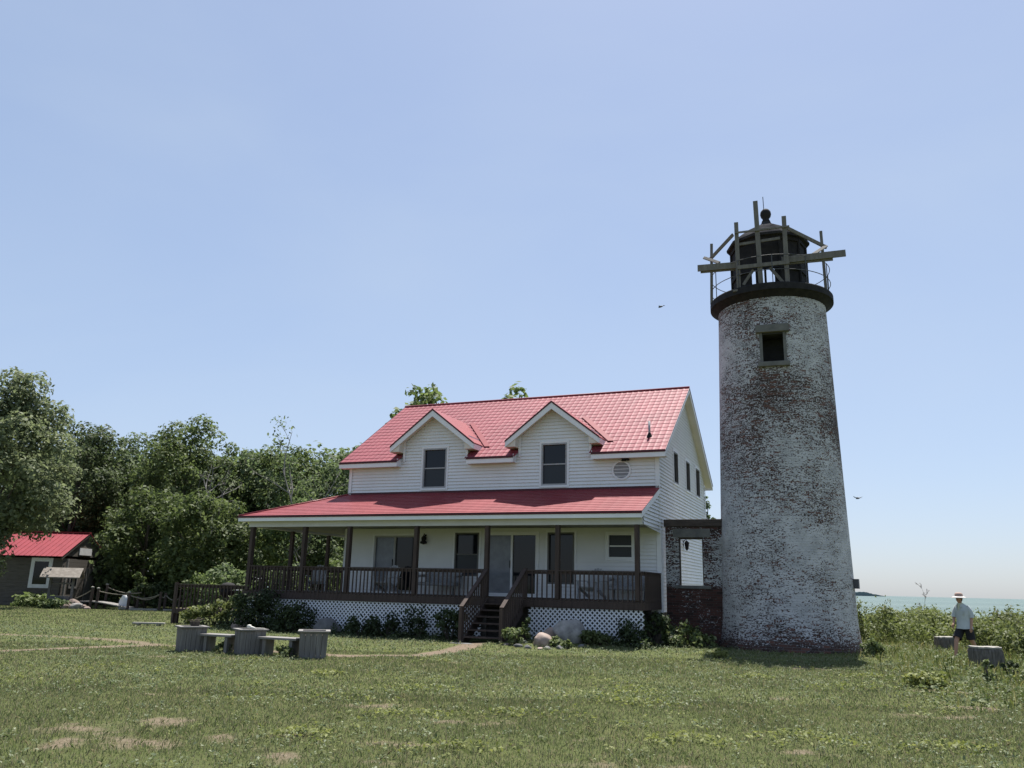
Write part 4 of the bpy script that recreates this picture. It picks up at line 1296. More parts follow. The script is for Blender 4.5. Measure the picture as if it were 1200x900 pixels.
# gallery
mb = MB(); mb.lathe([(1.69, 10.76), (1.74, 10.78), (1.93, 10.93), (1.985, 10.95), (1.985, 11.15), (1.965, 11.18), (.1, 11.18)], 72); mb.build('gallery_deck', M['black'], light)
for zr in (11.62, 12.12):
    mb = MB(); n = 72; mb.tube([(1.93 * math.cos(2 * math.pi * k / n), 1.93 * math.sin(2 * math.pi * k / n), zr) for k in range(n + 1)], .013, 6, cap=False); mb.build('gallery_rail', M['rail'], light)
for k in range(11):
    a = 2 * math.pi * (k + .35) / 11; mb = MB(); mb.tube([(1.93 * math.cos(a), 1.93 * math.sin(a), 11.17), (1.93 * math.cos(a), 1.93 * math.sin(a), 12.13)], .014, 6); mb.build('stanchion', M['rail'], light)
# lantern: ten-sided
nl = 10; rl = 1.22; a0 = a_c - math.pi / nl


def lv(k, r, z): a = a0 + 2 * math.pi * k / nl; return Vector((r * math.cos(a), r * math.sin(a), z))


lan = MB()
for k in range(nl):
    lan.tube([lv(k, rl, 11.18), lv(k, rl, 13.15)], .045, 6)
lan = lan.build('lantern_frame', M['black'], light)
for zz, hh in ((11.24, .12), (12.02, .14), (13.06, .16)):
    mb = MB()
    for k in range(nl): mb.beam(lv(k, rl, zz), lv(k + 1, rl, zz), .06, hh)
    mb.build('lantern_ring', M['black'], light)
up = MB(); low = MB()
for k in range(nl):
    a, b_ = lv(k, rl - .02, 12.05), lv(k + 1, rl - .02, 12.05)
    if k not in (4, 5, 6): up.prism([a, b_, b_ + Vector((0, 0, 1.0)), a + Vector((0, 0, 1.0))], Vector((a.x + b_.x, a.y + b_.y, 0)).normalized() * -.02)
    a, b_ = lv(k, rl - .02, 11.2), lv(k + 1, rl - .02, 11.2)
    if k in (0, 9):
        for f0, f1 in (((0, .14), (.30, .40), (.74, 1)) if k == 0 else ((0, .70), (.92, 1))):
            c, d = a.lerp(b_, f0), a.lerp(b_, f1); low.prism([c, d, d + Vector((0, 0, .85)), c + Vector((0, 0, .85))], Vector((a.x + b_.x, a.y + b_.y, 0)).normalized() * -.02)
    else:
        low.prism([a, b_, b_ + Vector((0, 0, .85)), a + Vector((0, 0, .85))], Vector((a.x + b_.x, a.y + b_.y, 0)).normalized() * -.02)
up.build('lantern_panel', M['black'], light); low.build('lantern_parapet', M['black'], light)
mb = MB(); mb.lathe([(rl - .05, 13.1), (1.36, 13.12), (1.37, 13.2), (.75, 13.70), (.2, 14.02), (.16, 14.1)], nl, a0=a0); mb.build('lantern_roof', M['lantroof'], light)
mb = MB(); mb.lathe([(.16, 14.08), (.14, 14.16), (.11, 14.2), (.11, 14.25), (.165, 14.32), (.185, 14.41), (.17, 14.51), (.11, 14.59), (.04, 14.63)], 18); mb.build('ventilator_ball', M['black'], light, smooth=True)
mb = MB(); mb.tube([(-.05, 0, 14.6), (-.06, 0, 15.1)], .013, 6); mb.build('lightning_rod', M['rail'], light)

# timber framing round the lantern
sc_ = thing('timber_scaffold', 'weathered grey timber framework strapped round the black lantern of the lighthouse', 'scaffold', TC + Vector((0, 0, 11.18)), -TAZ)
DT = TC.length


def tl(px, py, yt):
    """pixel -> lighthouse frame point on the plane local y = yt"""
    n = Vector((math.sin(TAZ), math.cos(TAZ), 0)); e = Vector((math.cos(TAZ), -math.sin(TAZ), 0))
    d = at(px, py, 10) - Vector((0, 0, EYE)); t = (DT + yt) / d.dot(n)
    w_ = Vector((0, 0, EYE)) + d * t - TC
    return Vector((w_.dot(e), w_.dot(n), w_.z - 11.18))


def plank(name, a, b_, w, h, y0, y1=None, up=(0, -1, 0)):
    mb = MB(); mb.beam(tl(*a, y0), tl(*b_, y0 if y1 is None else y1), w, h, up); return mb.build(name, M['scaffold'], sc_, bevel=.006)


plank('post', (885, 236), (892.3, 340), .15, .09, -1.62)
plank('post', (862.6, 261), (866.2, 343), .13, .09, -1.62)
plank('post', (918.4, 253.6), (923.4, 337), .14, .09, -1.62)
plank('post', (833.8, 286), (834, 357), .09, .09, -.45)
plank('post', (961.8, 271), (968.6, 347), .09, .09, -.15)
plank('beam', (817.5, 314.5), (866, 310.5), .22, .06, -1.50)
plank('beam', (821, 317.5), (862, 314), .16, .06, -1.43)
plank('beam', (916, 305), (991, 296.5), .22, .06, -1.50)
plank('beam', (922, 307.5), (976, 302.5), .16, .06, -1.43)
plank('beam', (864, 313.5), (925, 307), .13, .045, -1.69)
plank('beam', (861, 273), (925, 265), .06, .045, -1.69)
plank('beam', (866, 286.5), (914, 279), .09, .045, -1.56)
plank('brace', (922, 267), (968.5, 290), .12, .05, -1.5, -.3)
plank('brace', (968.5, 288), (953, 298), .10, .05, -.3, -1.3)
plank('brace', (859, 275), (832, 304), .11, .05, -1.5, -.5)
plank('brace', (825, 302), (843, 308), .10, .05, -.5, -1.3)
plank('brace', (883, 316), (871, 334), .09, .04, -1.56)
plank('brace', (902, 313.5), (922, 335.5), .10, .04, -1.56)
plank('sole_plate', (859, 342), (872, 340), .07, .2, -1.62)
plank('sole_plate', (902, 337), (927, 335), .07, .2, -1.62)

# ------------------------------------------------------------------ ruined brick wall between house and lighthouse
ruin = thing('brick_wall', 'ruined red brick wall with an empty window hole between house and lighthouse', 'wall', hw(0, 0), -HA)
V0, V1 = .18, .40
U0, U1, ZT = .14, 2.25, 3.64
wu0, wu1, wz0, wz1 = .57, 1.34, 1.80, 3.30


def uv_boxes(boxes, name, mat, parent):
    vs = []; fs = []; uv = []
    for (x0, x1, y0, y1, z0, z1) in boxes:
        mb = MB(); mb.box(x0, x1, y0, y1, z0, z1); o = len(vs)
        vs += mb.v; 
        for f in mb.f:
            fs.append(tuple(o + i for i in f)); ps = [mb.v[i] for i in f]
            ext = [max(p[k] for p in ps) - min(p[k] for p in ps) for k in range(3)]; k = ext.index(min(ext))
            for p in ps: uv.append((p[0], p[2]) if k == 1 else ((p[1], p[2]) if k == 0 else (p[0], p[1])))
    me = bpy.data.meshes.new(name); me.from_pydata(vs, [], fs); l = me.uv_layers.new(name='UVMap'); l.data.foreach_set('uv', np.array(uv, dtype=np.float32).ravel())
    me.materials.append(mat); o = bpy.data.objects.new(name, me); COL.objects.link(o); o.parent = parent
    return o


uv_boxes([(U0, wu0, V0, V1, -.2, ZT), (wu1, U1, V0, V1, -.2, ZT), (wu0, wu1, V0, V1, -.2, wz0), (wu0, wu1, V0, V1, wz1, ZT)], 'masonry', M['ruin'], ruin)
mb = MB(); mb.box(U0 - .04, U1, V0 - .05, V1 + .04, ZT + .002, ZT + .24); mb.build('coping', M['brickcap'], ruin, bevel=.02)
mb = MB(); mb.box(wu0 - .18, wu1 + .24, V0 - .012, V0 + .1, wz1 + .0, wz1 + .28); mb.build('lintel', M['stone'], ruin, bevel=.008)
mb = MB(); mb.box(wu0 - .16, wu1 + .22, V0 - .03, V1 - .05, wz0 - .10, wz0 + .002); mb.build('window_sill', M['stone'], ruin, bevel=.008)
mb = MB(); mb.box(wu0, wu0 + .035, V0 + .05, V0 + .15, wz0 + .003, wz1); mb.box(wu1 - .035, wu1, V0 + .05, V0 + .15, wz0 + .003, wz1); mb.box(wu0 + .035, wu1 - .035, V0 + .05, V0 + .2, wz1 - .05, wz1)
mb.build('window_frame', M['brickcap'], ruin)


# ------------------------------------------------------------------ rocks
def rock(name, label, x, y, sx, sy, sz, mat, seed, rz=0.0, group=None, sink=.25, cut=0.0):
    rs = np.random.default_rng(seed)
    n1, n2 = 20, 12
    vs = []; P = rs.normal(0, 1, (7, 3)); P /= np.linalg.norm(P, axis=1, keepdims=True); off = rs.uniform(.62, .95, 7)
    ph = rs.uniform(0, 6, 6)
    for j_ in range(n2 + 1):
        th = math.pi * j_ / n2
        for k in range(n1):
            a = 2 * math.pi * k / n1; d = np.array([math.sin(th) * math.cos(a), math.sin(th) * math.sin(a), math.cos(th)])
            r = 1 + .10 * math.sin(3 * d[0] + ph[0]) + .08 * math.sin(4 * d[1] + ph[1]) + .06 * math.sin(7 * d[2] + 5 * d[0] + ph[2])
            for pn, of in zip(P, off):
                t = d @ pn
                if t > 0: r = min(r, of / t * (1 + cut * 0))
            vs.append((d[0] * r * sx, d[1] * r * sy, d[2] * r * sz + sz * (1 - sink * 2) * .5))
    fs = [(j_ * n1 + k, (j_ + 1) * n1 + k, (j_ + 1) * n1 + (k + 1) % n1, j_ * n1 + (k + 1) % n1) for j_ in range(n2) for k in range(n1)]
    mb = MB(); mb.add(vs, fs); o = mb.build(name, mat, None, smooth=True, loc=(x, y, float(ground_z(x, y)))); o.rotation_euler = (0, 0, rz)
    s = o.modifiers.new('Subdivision', 'SUBSURF'); s.levels = 1; s.render_levels = 1
    return tag(o, label, 'rock', group)


GB = 'stones of the garden bed'
q = gnd(636, 23.75); rock('boulder', 'rounded pinkish boulder in front of the lattice beside the porch steps', q.x, q.y, .33, .29, .24, M['pink'], 1, sink=.15)
q = gnd(667, 24.2); rock('boulder', 'tall angular grey boulder in front of the lattice', q.x, q.y, .50, .34, .46, M['grey'], 5, .3, sink=.12)
q = gnd(650, 24.5); rock('boulder', 'flat pinkish boulder lying behind the rounded pink one', q.x, q.y, .5, .3, .3, M['pink'], 8, .1)
q = gnd(386, 28.1); rock('boulder', 'big dark grey boulder in front of the lattice behind the planter boxes', q.x, q.y, .55, .4, .36, M['greydark'], 12, .2)
q = gnd(283, 29.5); rock('boulder', 'small brown grey boulder among the dark shrubs left of the lattice', q.x, q.y, .4, .3, .3, M['pink'], 15)
spots = [(594, 23.9, ''), (607, 23.45, ''), (619, 23.2, ''), (633, 22.95, ''), (641, 23.05, ''), (656, 23.1, ''), (664, 23.3, ''), (682, 23.6, ''), (612, 24.1, '')]
for k, (px, Y, _) in enumerate(spots):
    q = gnd(px, Y); rock('edging_stone', 'small grey stone edging the garden bed below the boulders', q.x, q.y, random.uniform(.07, .19), random.uniform(.06, .13), random.uniform(.05, .1), M['greydark'] if k % 3 else M['pink'], 30 + k, random.random() * 3, GB)

# ------------------------------------------------------------------ shrubs and garden plants
def shrub_px(name, label, px, Y, h, r, mt, seed, cat='shrub', **kw):
    q = gnd(px, Y); return make_shrub(name, label, cat, q.x, q.y, h, r, M[mt], seed, **kw)


PS_ = 'dark shrubs along the porch'
S = [
    ('large dark shrub at the left corner of the porch', 300, 29.0, 1.5, .95, 'leafD', dict(nb=26, spiky=.4, per=800)),
    ('dark shrub covering the lattice left of the big grey boulder', 338, 28.3, .85, .9, 'leafD', dict(nb=24, spiky=.3, per=800)),
    ('low dark shrub right of the big grey boulder', 424, 27.2, .55, .55, 'leafD', dict(per=500, spiky=.3)),
    ('dark shrub in front of the lattice below the sliding door', 452, 27.0, .5, .6, 'leafD', dict(per=450, spiky=.4)),
    ('dark leafy shrub in front of the lattice halfway to the steps', 487, 26.6, .7, .5, 'leafD', dict(per=450, spiky=.5)),
    ('dark shrub with paler leaves beside the left stair rail', 527, 25.9, 1.0, .55, 'leafD', dict(leaf=.07)),
    ('yellow green shrub in front of the low deck railing', 252, 30.2, .95, .75, 'leafS', dict(leaf=.07)),
    ('small pale shrub at the left post of the low deck', 226, 30.2, .75, .5, 'leafS', dict(leaf=.07)),
    ('vine-like yellow green shrub climbing the low deck railing', 276, 30.3, 1.4, .5, 'leafG', dict(leaf=.07)),
    ('dark shrub at the right end of the lattice', 741, 24.5, .6, .45, 'leafD', dict(per=500, spiky=.4)),
    ('dark shrub in the corner between porch and brick wall', 768, 25.4, 1.05, .6, 'leafD', dict(leaf=.07)),
    ('pale leafy plant in front of the brick wall', 797, 25.6, .75, .65, 'leafG', dict(leaf=.065)),
    ('low pale plant at the left foot of the lighthouse', 824, 25.2, .5, .45, 'leafG', dict(leaf=.06)),
]
for k, (lb, px, Y, h, r, mt, kw) in enumerate(S):
    shrub_px('shrub', lb, px, Y, h, r, mt, 100 + k, **kw)
G = [('leafy milkweed plant beside the right stair rail', 616, 24.3, .85, .22, 'leafG', dict(leaf=.075, nb=9)),
     ('bushy weed at the left end of the garden bed', 602, 24.0, .5, .35, 'leafG', dict()),
     ('weed with reddish stems between the pink boulders', 651, 23.6, .25, .22, 'leafG', dict()),
     ('weed growing right of the tall grey boulder', 688, 23.9, .45, .3, 'leafG', dict()),
     ('small weed in front of the lattice right of the boulders', 703, 24.0, .34, .3, 'leafG', dict()),
     ('low weed in front of the tall grey boulder', 662, 23.35, .18, .25, 'leafG', dict()),
     ('weed growing from the grass beside the middle planter box', 262, 19.6, .3, .22, 'leafG', dict(nb=9)),
     ('weed growing beside the right planter box', 334, 18.75, .28, .25, 'leafG', dict(nb=9)),
     ('small weed on the lawn left of the lighthouse shadow', 844, 21.4, .25, .25, 'leafW', dict(nb=8)),
     ('leafy weed by the right foot of the lighthouse', 1024, 23.2, .45, .4, 'leafG', dict()),
     ('yellow green low plant on the rough lawn below the stump', 1086, 15.8, .25, .42, 'leafW', dict(leaf=.05)),
     ('thin upright dark weed right below the big stump', 1159, 17.0, .55, .12, 'leafG', dict(nb=8, leaf=.05)),
     ('dark weed right of the big stump', 1186, 18.6, .4, .2, 'leafD', dict(nb=8, leaf=.05))]
for k, (lb, px, Y, h, r, mt, kw) in enumerate(G):
    shrub_px('garden_plant', lb, px, Y, h, r, mt, 200 + k, cat='plant', **kw)

strip = []
for k in range(84):
    u_ = random.uniform(-14.6, -5.4) if k < 60 else random.uniform(-3.4, .3); p_ = hw(u_, random.uniform(-3.15, -2.55))
    strip.append((p_.x, p_.y, random.uniform(.15, .4), random.uniform(.1, .25)))
tag(clump_patches('porch_edge_weeds', strip, M['leafD'], 60, .03, .065, .30), kind='stuff')
strip2 = [(p_[0] + random.uniform(-.1, .1), p_[1] - .25, .3, .15) for p_ in strip[::2]]
tag(clump_patches('porch_edge_grass', strip2, M['leafG'], 45, .02, .045, .25), kind='stuff')

# shore scrub: the shrubs one can tell apart, then the thicket behind them
SH = [('yellow green shore shrub right behind the lighthouse base', 1022, 31, 1.4, 1.0),
      ('shore shrub left of the dirt patch', 1048, 34, 1.0, 1.1),
      ('shore shrub behind the dirt patch', 1076, 35, 1.05, 1.2),
      ('shore shrub just left of the walking man', 1100, 33.5, 1.1, 1.1),
      ('shore shrub behind the back of the walking man', 1138, 33, .95, 1.1),
      ('wide shore shrub behind the big stump', 1166, 27.5, .85, 1.2),
      ('tall dark shore shrub near the right edge', 1180, 31, 1.1, 1.2),
      ('shore shrub at the right edge of the view', 1204, 29, 1.15, 1.2),
      ('low shore shrub below the right-edge shrub', 1196, 24.5, .7, .8)]
for k, (lb, px, Y, h, r) in enumerate(SH):
    shrub_px('shore_shrub', lb, px, Y, h, r, 'leafS', 300 + k, leaf=.06, nb=24, spiky=.5, per=620)
blobs = []
for k in range(620):
    px = random.uniform(1005, 1330); Y = random.uniform(29, 45.5); q = gnd(px, Y)
    hm = .38 + .72 * float(vnoise(np.array([q.x]), np.array([q.y]), 2.2, 8)[0])
    blobs.append((q.x, q.y, random.uniform(.2, 1) * hm, random.uniform(.16, .5)))
C3, nn, ss = crown_points(blobs, 150, .07, .4)
tag(leaf_cloud('shore_thicket', C3, nn, ss, M['leafS']), kind='stuff')
bare_tree('dry_twigs', 'bare dry twigs sticking up from the shore scrub left of the man', 1085, 690, 36, .8, 4, 0, 'palebark', .011)


# ------------------------------------------------------------------ planter boxes and benches
def planter(label, px, Y, rz, s, h=.58):
    q = gnd(px, Y); t = thing('planter_box', label, 'planter', (q.x, q.y, float(ground_z(q.x, q.y)) - .02), rz, 'wooden planter boxes on the lawn')
    hs = s / 2; nsl = 5
    for k in range(4):
        a = k * math.pi / 2; m4 = Matrix.Rotation(a, 4, 'Z'); mb = MB()
        for j_ in range(nsl):
            x0 = -hs + s * j_ / nsl + .004; x1 = -hs + s * (j_ + 1) / nsl - .004
            f = .94
            hh = h - .03
            vs = [(x0 * f, -hs * f, -.03), (x1 * f, -hs * f, -.03), (x1, -hs, hh), (x0, -hs, hh)]
            o = random.uniform(-.004, .004)
            mb.prism([m4 @ Vector((p[0], p[1] + o, p[2])) for p in vs], m4.to_3x3() @ Vector((0, .02, 0)))
        mb.build('side_panel', M['oldwood'], t)
    rim = MB(); e = hs + .045; w = .1
    rim.box(-e, e, -e, -e + w, h - .028, h); rim.box(-e, e, e - w, e, h - .028, h); rim.box(-e, -e + w, -e + w + .002, e - w - .002, h - .028, h); rim.box(e - w, e, -e + w + .002, e - w - .002, h - .028, h)
    rim.build('rim', M['oldwoodx'], t, bevel=.004)
    so = MB(); so.box(-hs + .03, hs - .03, -hs + .03, hs - .03, .1, h - .1); so.build('soil', M['soil'], t)
    return t, q


pA, qA = planter('leftmost of the three weathered planter boxes, dead twigs on top', 222, 19.9, R(33), .56)
pB, qB = planter('middle weathered planter box carrying a bleached bone', 291, 19.4, R(33), .56)
pC, qC = planter('rightmost of the three weathered planter boxes, empty and open', 366, 18.75, R(12), .60, .60)


def bench(label, a, b_, z=.40):
    a = Vector(a); b_ = Vector(b_); c = (a + b_) / 2; d = (b_ - a); ln = d.length
    t = thing('plank_bench', label, 'bench', (c.x, c.y, float(ground_z(c.x, c.y))), math.atan2(d.y, d.x), 'plank benches between the planter boxes')
    mb = MB()
    for k in range(2): mb.box(-ln / 2, ln / 2, -.19 + k * .195, -.005 + k * .195, z - .045, z)
    mb.build('seat', M['oldwoodx'], t, bevel=.004)
    for sg in (-1, 1):
        mb = MB(); mb.box(sg * (ln / 2 - .16) - .04, sg * (ln / 2 - .16) + .04, -.16, .16, -.05, z - .047); mb.build('leg', M['oldwood'], t)


dv = (qB - qA).normalized(); bench('plank bench between the left and middle planter boxes', qA + dv * .36 + Vector((.0, .04, 0)), qB - dv * .36)
dv = (qC - qB).normalized(); bench('plank bench between the middle and right planter boxes', qB + dv * .36, qC - dv * .33)
mb = MB()
mb.lathe([(.015, -.05), (.045, -.035), (.055, .0), (.04, .04), (.015, .05)], 14, (0, 0, .05)); mb.tube([(.03, 0, .04), (.11, -.02, .028), (.16, -.02, .015)], [.035, .024, .012], 8); mb.tube([(.03, .04, .02), (.32, .10, .015)], .012, 6)
o = mb.build('bleached_bone', M['bone'], None, smooth=True, loc=(qB.x + .02, qB.y - .2, pB.location.z + .58)); tag(o, 'bleached white bone lying on the middle planter box', 'bone')
mb = MB(); rs = random.Random(4)
mb.lathe([(.09, 0), (.12, .1), (.10, .1), (.08, .02)], 14)
for k in range(8):
    mb.tube([(0, 0, .04), (rs.uniform(-.1, .1), rs.uniform(-.1, .1), .13), (rs.uniform(-.22, .22), rs.uniform(-.1, .1), rs.uniform(.1, .2))], .006, 4)
o = mb.build('dry_potted_plant', M['bark'], None, loc=(qA.x + .05, qA.y + .02, pA.location.z + .585)); tag(o, 'dead dry potted plant on the leftmost planter box', 'potted plant')
# weathered plank lying on the lawn
q = gnd(174, 30.0); t = thing('fallen_plank', 'weathered plank lying flat on the lawn left of the low deck', 'plank', (q.x, q.y, .03), .05)
mb = MB(); mb.box(-.55, .55, -.09, .09, .02, .08); mb.build('board', M['stumptop'], t, bevel=.01)
mb = MB(); mb.box(-.4, -.3, -.12, .12, -.05, .018); mb.box(.3, .4, -.12, .12, -.05, .018); mb.build('batten', M['oldwood'], t)


# ------------------------------------------------------------------ stumps
def stump(label, px, Y, w, h, seed, dpt=.5):
    q = gnd(px, Y); t = thing('tree_stump', label, 'stump', (q.x, q.y, -.04), random.Random(seed).random() * .3, None)
    rs = np.random.default_rng(seed); n = 28; prof = []
    r_ = 1 + .10 * np.sin(np.arange(n) * 2 * np.pi / n * 3 + rs.random() * 6) + rs.normal(0, .045, n)
    mb = MB(); rings = []
    lv_ = [(1.08, 0), (1.0, .25), (.99, .55), (.97, .85), (.93, .97)]
    for f, zz in lv_:
        a = 2 * np.pi * np.arange(n) / n; rr = r_ * f * (1 + rs.normal(0, .02, n))
        sx = np.sign(np.cos(a)) * np.abs(np.cos(a)) ** .6; sy = np.sign(np.sin(a)) * np.abs(np.sin(a)) ** .6
        rings.append([(w / 2 * sx[k] * rr[k], dpt / 2 * sy[k] * rr[k], zz * h) for k in range(n)])
    vs = [p for r in rings for p in r]; fs = []
    for j_ in range(len(lv_) - 1):
        for k in range(n): fs.append((j_ * n + k, j_ * n + (k + 1) % n, (j_ + 1) * n + (k + 1) % n, (j_ + 1) * n + k))
    mb.add(vs, fs); mb.build('bark', M['stump'], t)
    tp = MB(); top = [(p[0] * 1.03, p[1] * 1.03, h * .97 + rs.normal(0, .006)) for p in rings[-1]]
    tp.add(top + [(p[0], p[1], p[2] + .04) for p in top], [tuple(range(n, 2 * n))] + [(k, (k + 1) % n, n + (k + 1) % n, n + k) for k in range(n)]); tp.build('cut_face', M['stumptop'], t)


stump('big weathered stump with a bleached flat top, right of the walking man', 1158, 20.6, .74, .50, 3)
stump('smaller grey stump half hidden behind the walking man', 1108, 26.9, .66, .42, 6)

# ------------------------------------------------------------------ person
q = gnd(1135, 22.9)
man = thing('person', 'person in a sun hat, pale grey shirt and black shorts walking with head bowed', 'person', (q.x, q.y, float(ground_z(q.x, q.y))), R(114))


def skin_obj(name, chains, mat, parent, sub=2):
    """chains: list of (verts[(x,y,z,r)], edges) ; first vertex of each chain is its root"""
    vs, es, rr, roots = [], [], [], []
    for v_, e_ in chains:
        o = len(vs); roots.append(o); vs += [p[:3] for p in v_]; rr += [p[3] for p in v_]; es += [(a + o, b_ + o) for a, b_ in e_]
    me = bpy.data.meshes.new(name); me.from_pydata(vs, es, []); me.materials.append(mat)
    ob = bpy.data.objects.new(name, me); COL.objects.link(ob); ob.parent = parent
    md = ob.modifiers.new('Skin', 'SKIN'); md.use_smooth_shade = True
    if not me.skin_vertices: me.skin_vertices.new()
    for i_, sv in enumerate(me.skin_vertices[0].data):
        r_ = rr[i_]; sv.radius = r_ if hasattr(r_, '__len__') else (r_, r_); sv.use_root = i_ in roots
    s = ob.modifiers.new('Subdivision', 'SUBSURF'); s.levels = sub; s.render_levels = sub
    return ob


body = [(0, 0, .93, .14), (0, .02, 1.10, .13), (0, .03, 1.27, .145), (0, .05, 1.40, .075), (0, .085, 1.47, .055),
        (-.16, .02, 1.36, .05), (-.205, -.03, 1.11, .043), (-.225, .045, .87, .030),
        (.16, .05, 1.36, .05), (.225, .09, 1.12, .043), (.17, .20, .93, .030),
        (-.10, -.01, .86, .10), (-.10, -.08, .50, .062), (-.10, -.32, .14, .040), (-.10, -.30, .06, .038),
        (.10, .02, .86, .10), (.10, .26, .50, .062), (.10, .34, .11, .040), (.10, .37, .05, .038),
        (-.24, .075, .79, .030), (.16, .255, .87, .030)]
be = [(0, 1), (1, 2), (2, 3), (3, 4), (2, 5), (5, 6), (6, 7), (2, 8), (8, 9), (9, 10), (0, 11), (11, 12), (12, 13), (13, 14), (0, 15), (15, 16), (16, 17), (17, 18), (7, 19), (10, 20)]
head = [(0, .085, 1.46, .055), (0, .11, 1.52, .062), (0, .13, 1.575, .078), (0, .125, 1.63, .080)]
chains = [(body, be), (head, [(0, 1), (1, 2), (2, 3)])]
chains.append(([(0, .19, 1.545, .012), (0, .222, 1.53, .014), (0, .205, 1.56, .010)], [(0, 1), (1, 2)]))      # nose
for sg in (-1, 1): chains.append(([(sg * .075, .12, 1.565, .012), (sg * .09, .11, 1.58, .016), (sg * .085, .115, 1.60, .012)], [(0, 1), (1, 2)]))   # ears
for hx, hy, hz, dy in ((-.24, .075, .79, .2), (.16, .255, .87, .6)):
    for k in range(4):
        fy = hy + (k - 1.5) * .02; ln = (.07, .08, .078, .06)[k]
        chains.append(([(hx, fy, hz, .010), (hx + .004, fy + .006, hz - ln * .55, .0095), (hx + .018 * (1 if hx < 0 else -1), fy + .012, hz - ln, .008)], [(0, 1), (1, 2)]))
    chains.append(([(hx, hy + .03, hz + .03, .011), (hx, hy + .055, hz + .0, .0105), (hx + (.012 if hx < 0 else -.012), hy + .062, hz - .03, .009)], [(0, 1), (1, 2)]))
skin_obj('body', chains, M['skin'], man)


def loft(rings, name, mat, parent, cap0=False, cap1=False, n=18, extra=None, sub=1):
    """rings: (cx,cy,cz,rx,ry)"""
    mb = extra or MB(); o = len(mb.v)
    for (cx, cy, cz, rx, ry) in rings:
        for k in range(n):
            a = 2 * math.pi * k / n; mb.v.append((cx + rx * math.cos(a), cy + ry * math.sin(a), cz + .006 * math.sin(5 * a + cz * 9)))
    for j_ in range(len(rings) - 1):
        for k in range(n): mb.f.append((o + j_ * n + k, o + j_ * n + (k + 1) % n, o + (j_ + 1) * n + (k + 1) % n, o + (j_ + 1) * n + k))
    if cap1: mb.f.append(tuple(o + (len(rings) - 1) * n + k for k in range(n)))
    if name:
        ob = mb.build(name, mat, parent, smooth=True)
        s = ob.modifiers.new('Subdivision', 'SUBSURF'); s.levels = s.render_levels = sub
        return ob
    return mb


mb = loft([(0, .015, .80, .222, .19), (0, .01, .93, .205, .172), (0, .015, 1.08, .185, .155), (0, .03, 1.24, .205, .155), (0, .04, 1.36, .205, .125), (0, .055, 1.42, .13, .095), (0, .07, 1.455, .072, .07)], None, None, None)
mb.tube([(-.13, .03, 1.385), (-.175, .01, 1.325), (-.21, -.02, 1.21), (-.212, -.025, 1.10)], [.062, .068, .066, .072], 12, cap=False)
mb.tube([(.13, .05, 1.385), (.175, .06, 1.325), (.215, .085, 1.21), (.22, .105, 1.10)], [.062, .068, .066, .072], 12, cap=False)
o = mb.build('shirt', M['shirt'], man, smooth=True); s = o.modifiers.new('Subdivision', 'SUBSURF'); s.levels = s.render_levels = 1
loft([(0, .165, 1.27, .012, .012), (0, .158, 1.33, .03, .02), (0, .142, 1.39, .055, .035), (0, .11, 1.44, .075, .058), (0, .09, 1.475, .064, .06)], 'undershirt', M['collar'], man)
for sg in (-1, 1):
    cb_ = MB(); cb_.prism([(sg * .012, .186, 1.28), (sg * .06, .165, 1.42), (sg * .09, .09, 1.47), (sg * .115, .085, 1.43), (sg * .075, .168, 1.36)], (0, .008, .004)); cb_.build('collar', M['shirt'], man)
pl = MB(); pl.box(-.018, .018, .168, .178, .86, 1.27); pl.build('placket', M['shirt'], man)
pk = MB(); pk.box(-.13, -.05, .166, .182, 1.17, 1.27); pk.build('pocket', M['shirt'], man)
mb = loft([(0, 0, .98, .155, .125), (0, 0, .88, .165, .135), (0, .0, .79, .165, .135)], None, None, None)
mb.tube([(-.08, 0, .88), (-.10, -.02, .74), (-.11, -.05, .53)], [.108, .112, .112], 14, cap=False)
mb.tube([(.08, .0, .88), (.10, .08, .74), (.11, .21, .55)], [.108, .112, .112], 14, cap=False)
o = mb.build('shorts', M['shorts'], man, smooth=True)
for x, y, rz in ((-.10, -.25, 0), (.10, .43, 0)):
    loft([(x, y - .0, .0, .045, .125), (x, y, .035, .05, .13), (x, y - .01, .06, .045, .115), (x, y - .06, .10, .038, .055)], 'shoe', M['shoe'], man)
hat = MB(); hb = MB()
hat.lathe([(.102, 1.635), (.105, 1.66), (.098, 1.72), (.06, 1.75), (.01, 1.755)], 20, (0, .118, 0))
hb.lathe([(.10, 1.640), (.15, 1.628), (.19, 1.605), (.192, 1.612), (.15, 1.638), (.10, 1.652)], 24, (0, .118, 0), cap=False)
h1 = hat.build('hat', M['hat'], man, smooth=True); h2 = hb.build('brim', M['hatbrim'], h1, smooth=True)
mb = MB(); hv = []
for r_, z_ in ((.05, 1.515), (.078, 1.54), (.088, 1.58), (.09, 1.63), (.08, 1.665)):
    hv.append([(r_ * math.cos(a_), .118 + r_ * 1.02 * math.sin(a_), z_) for a_ in [math.pi * (.97 + 1.06 * k / 12) for k in range(13)]])
mb.add([p_ for r_ in hv for p_ in r_], [(j_ * 13 + k, j_ * 13 + k + 1, (j_ + 1) * 13 + k + 1, (j_ + 1) * 13 + k) for j_ in range(4) for k in range(12)])
mb.build('hair', M['hair'], man, smooth=True)
for sg in (-1, 1):
    mb = MB(); mb.lathe([(.001, -.009), (.008, -.004), (.008, .004), (.001, .009)], 8, (sg * .03, .199, 1.572)); mb.build('eye', M['hair'], man, smooth=True)

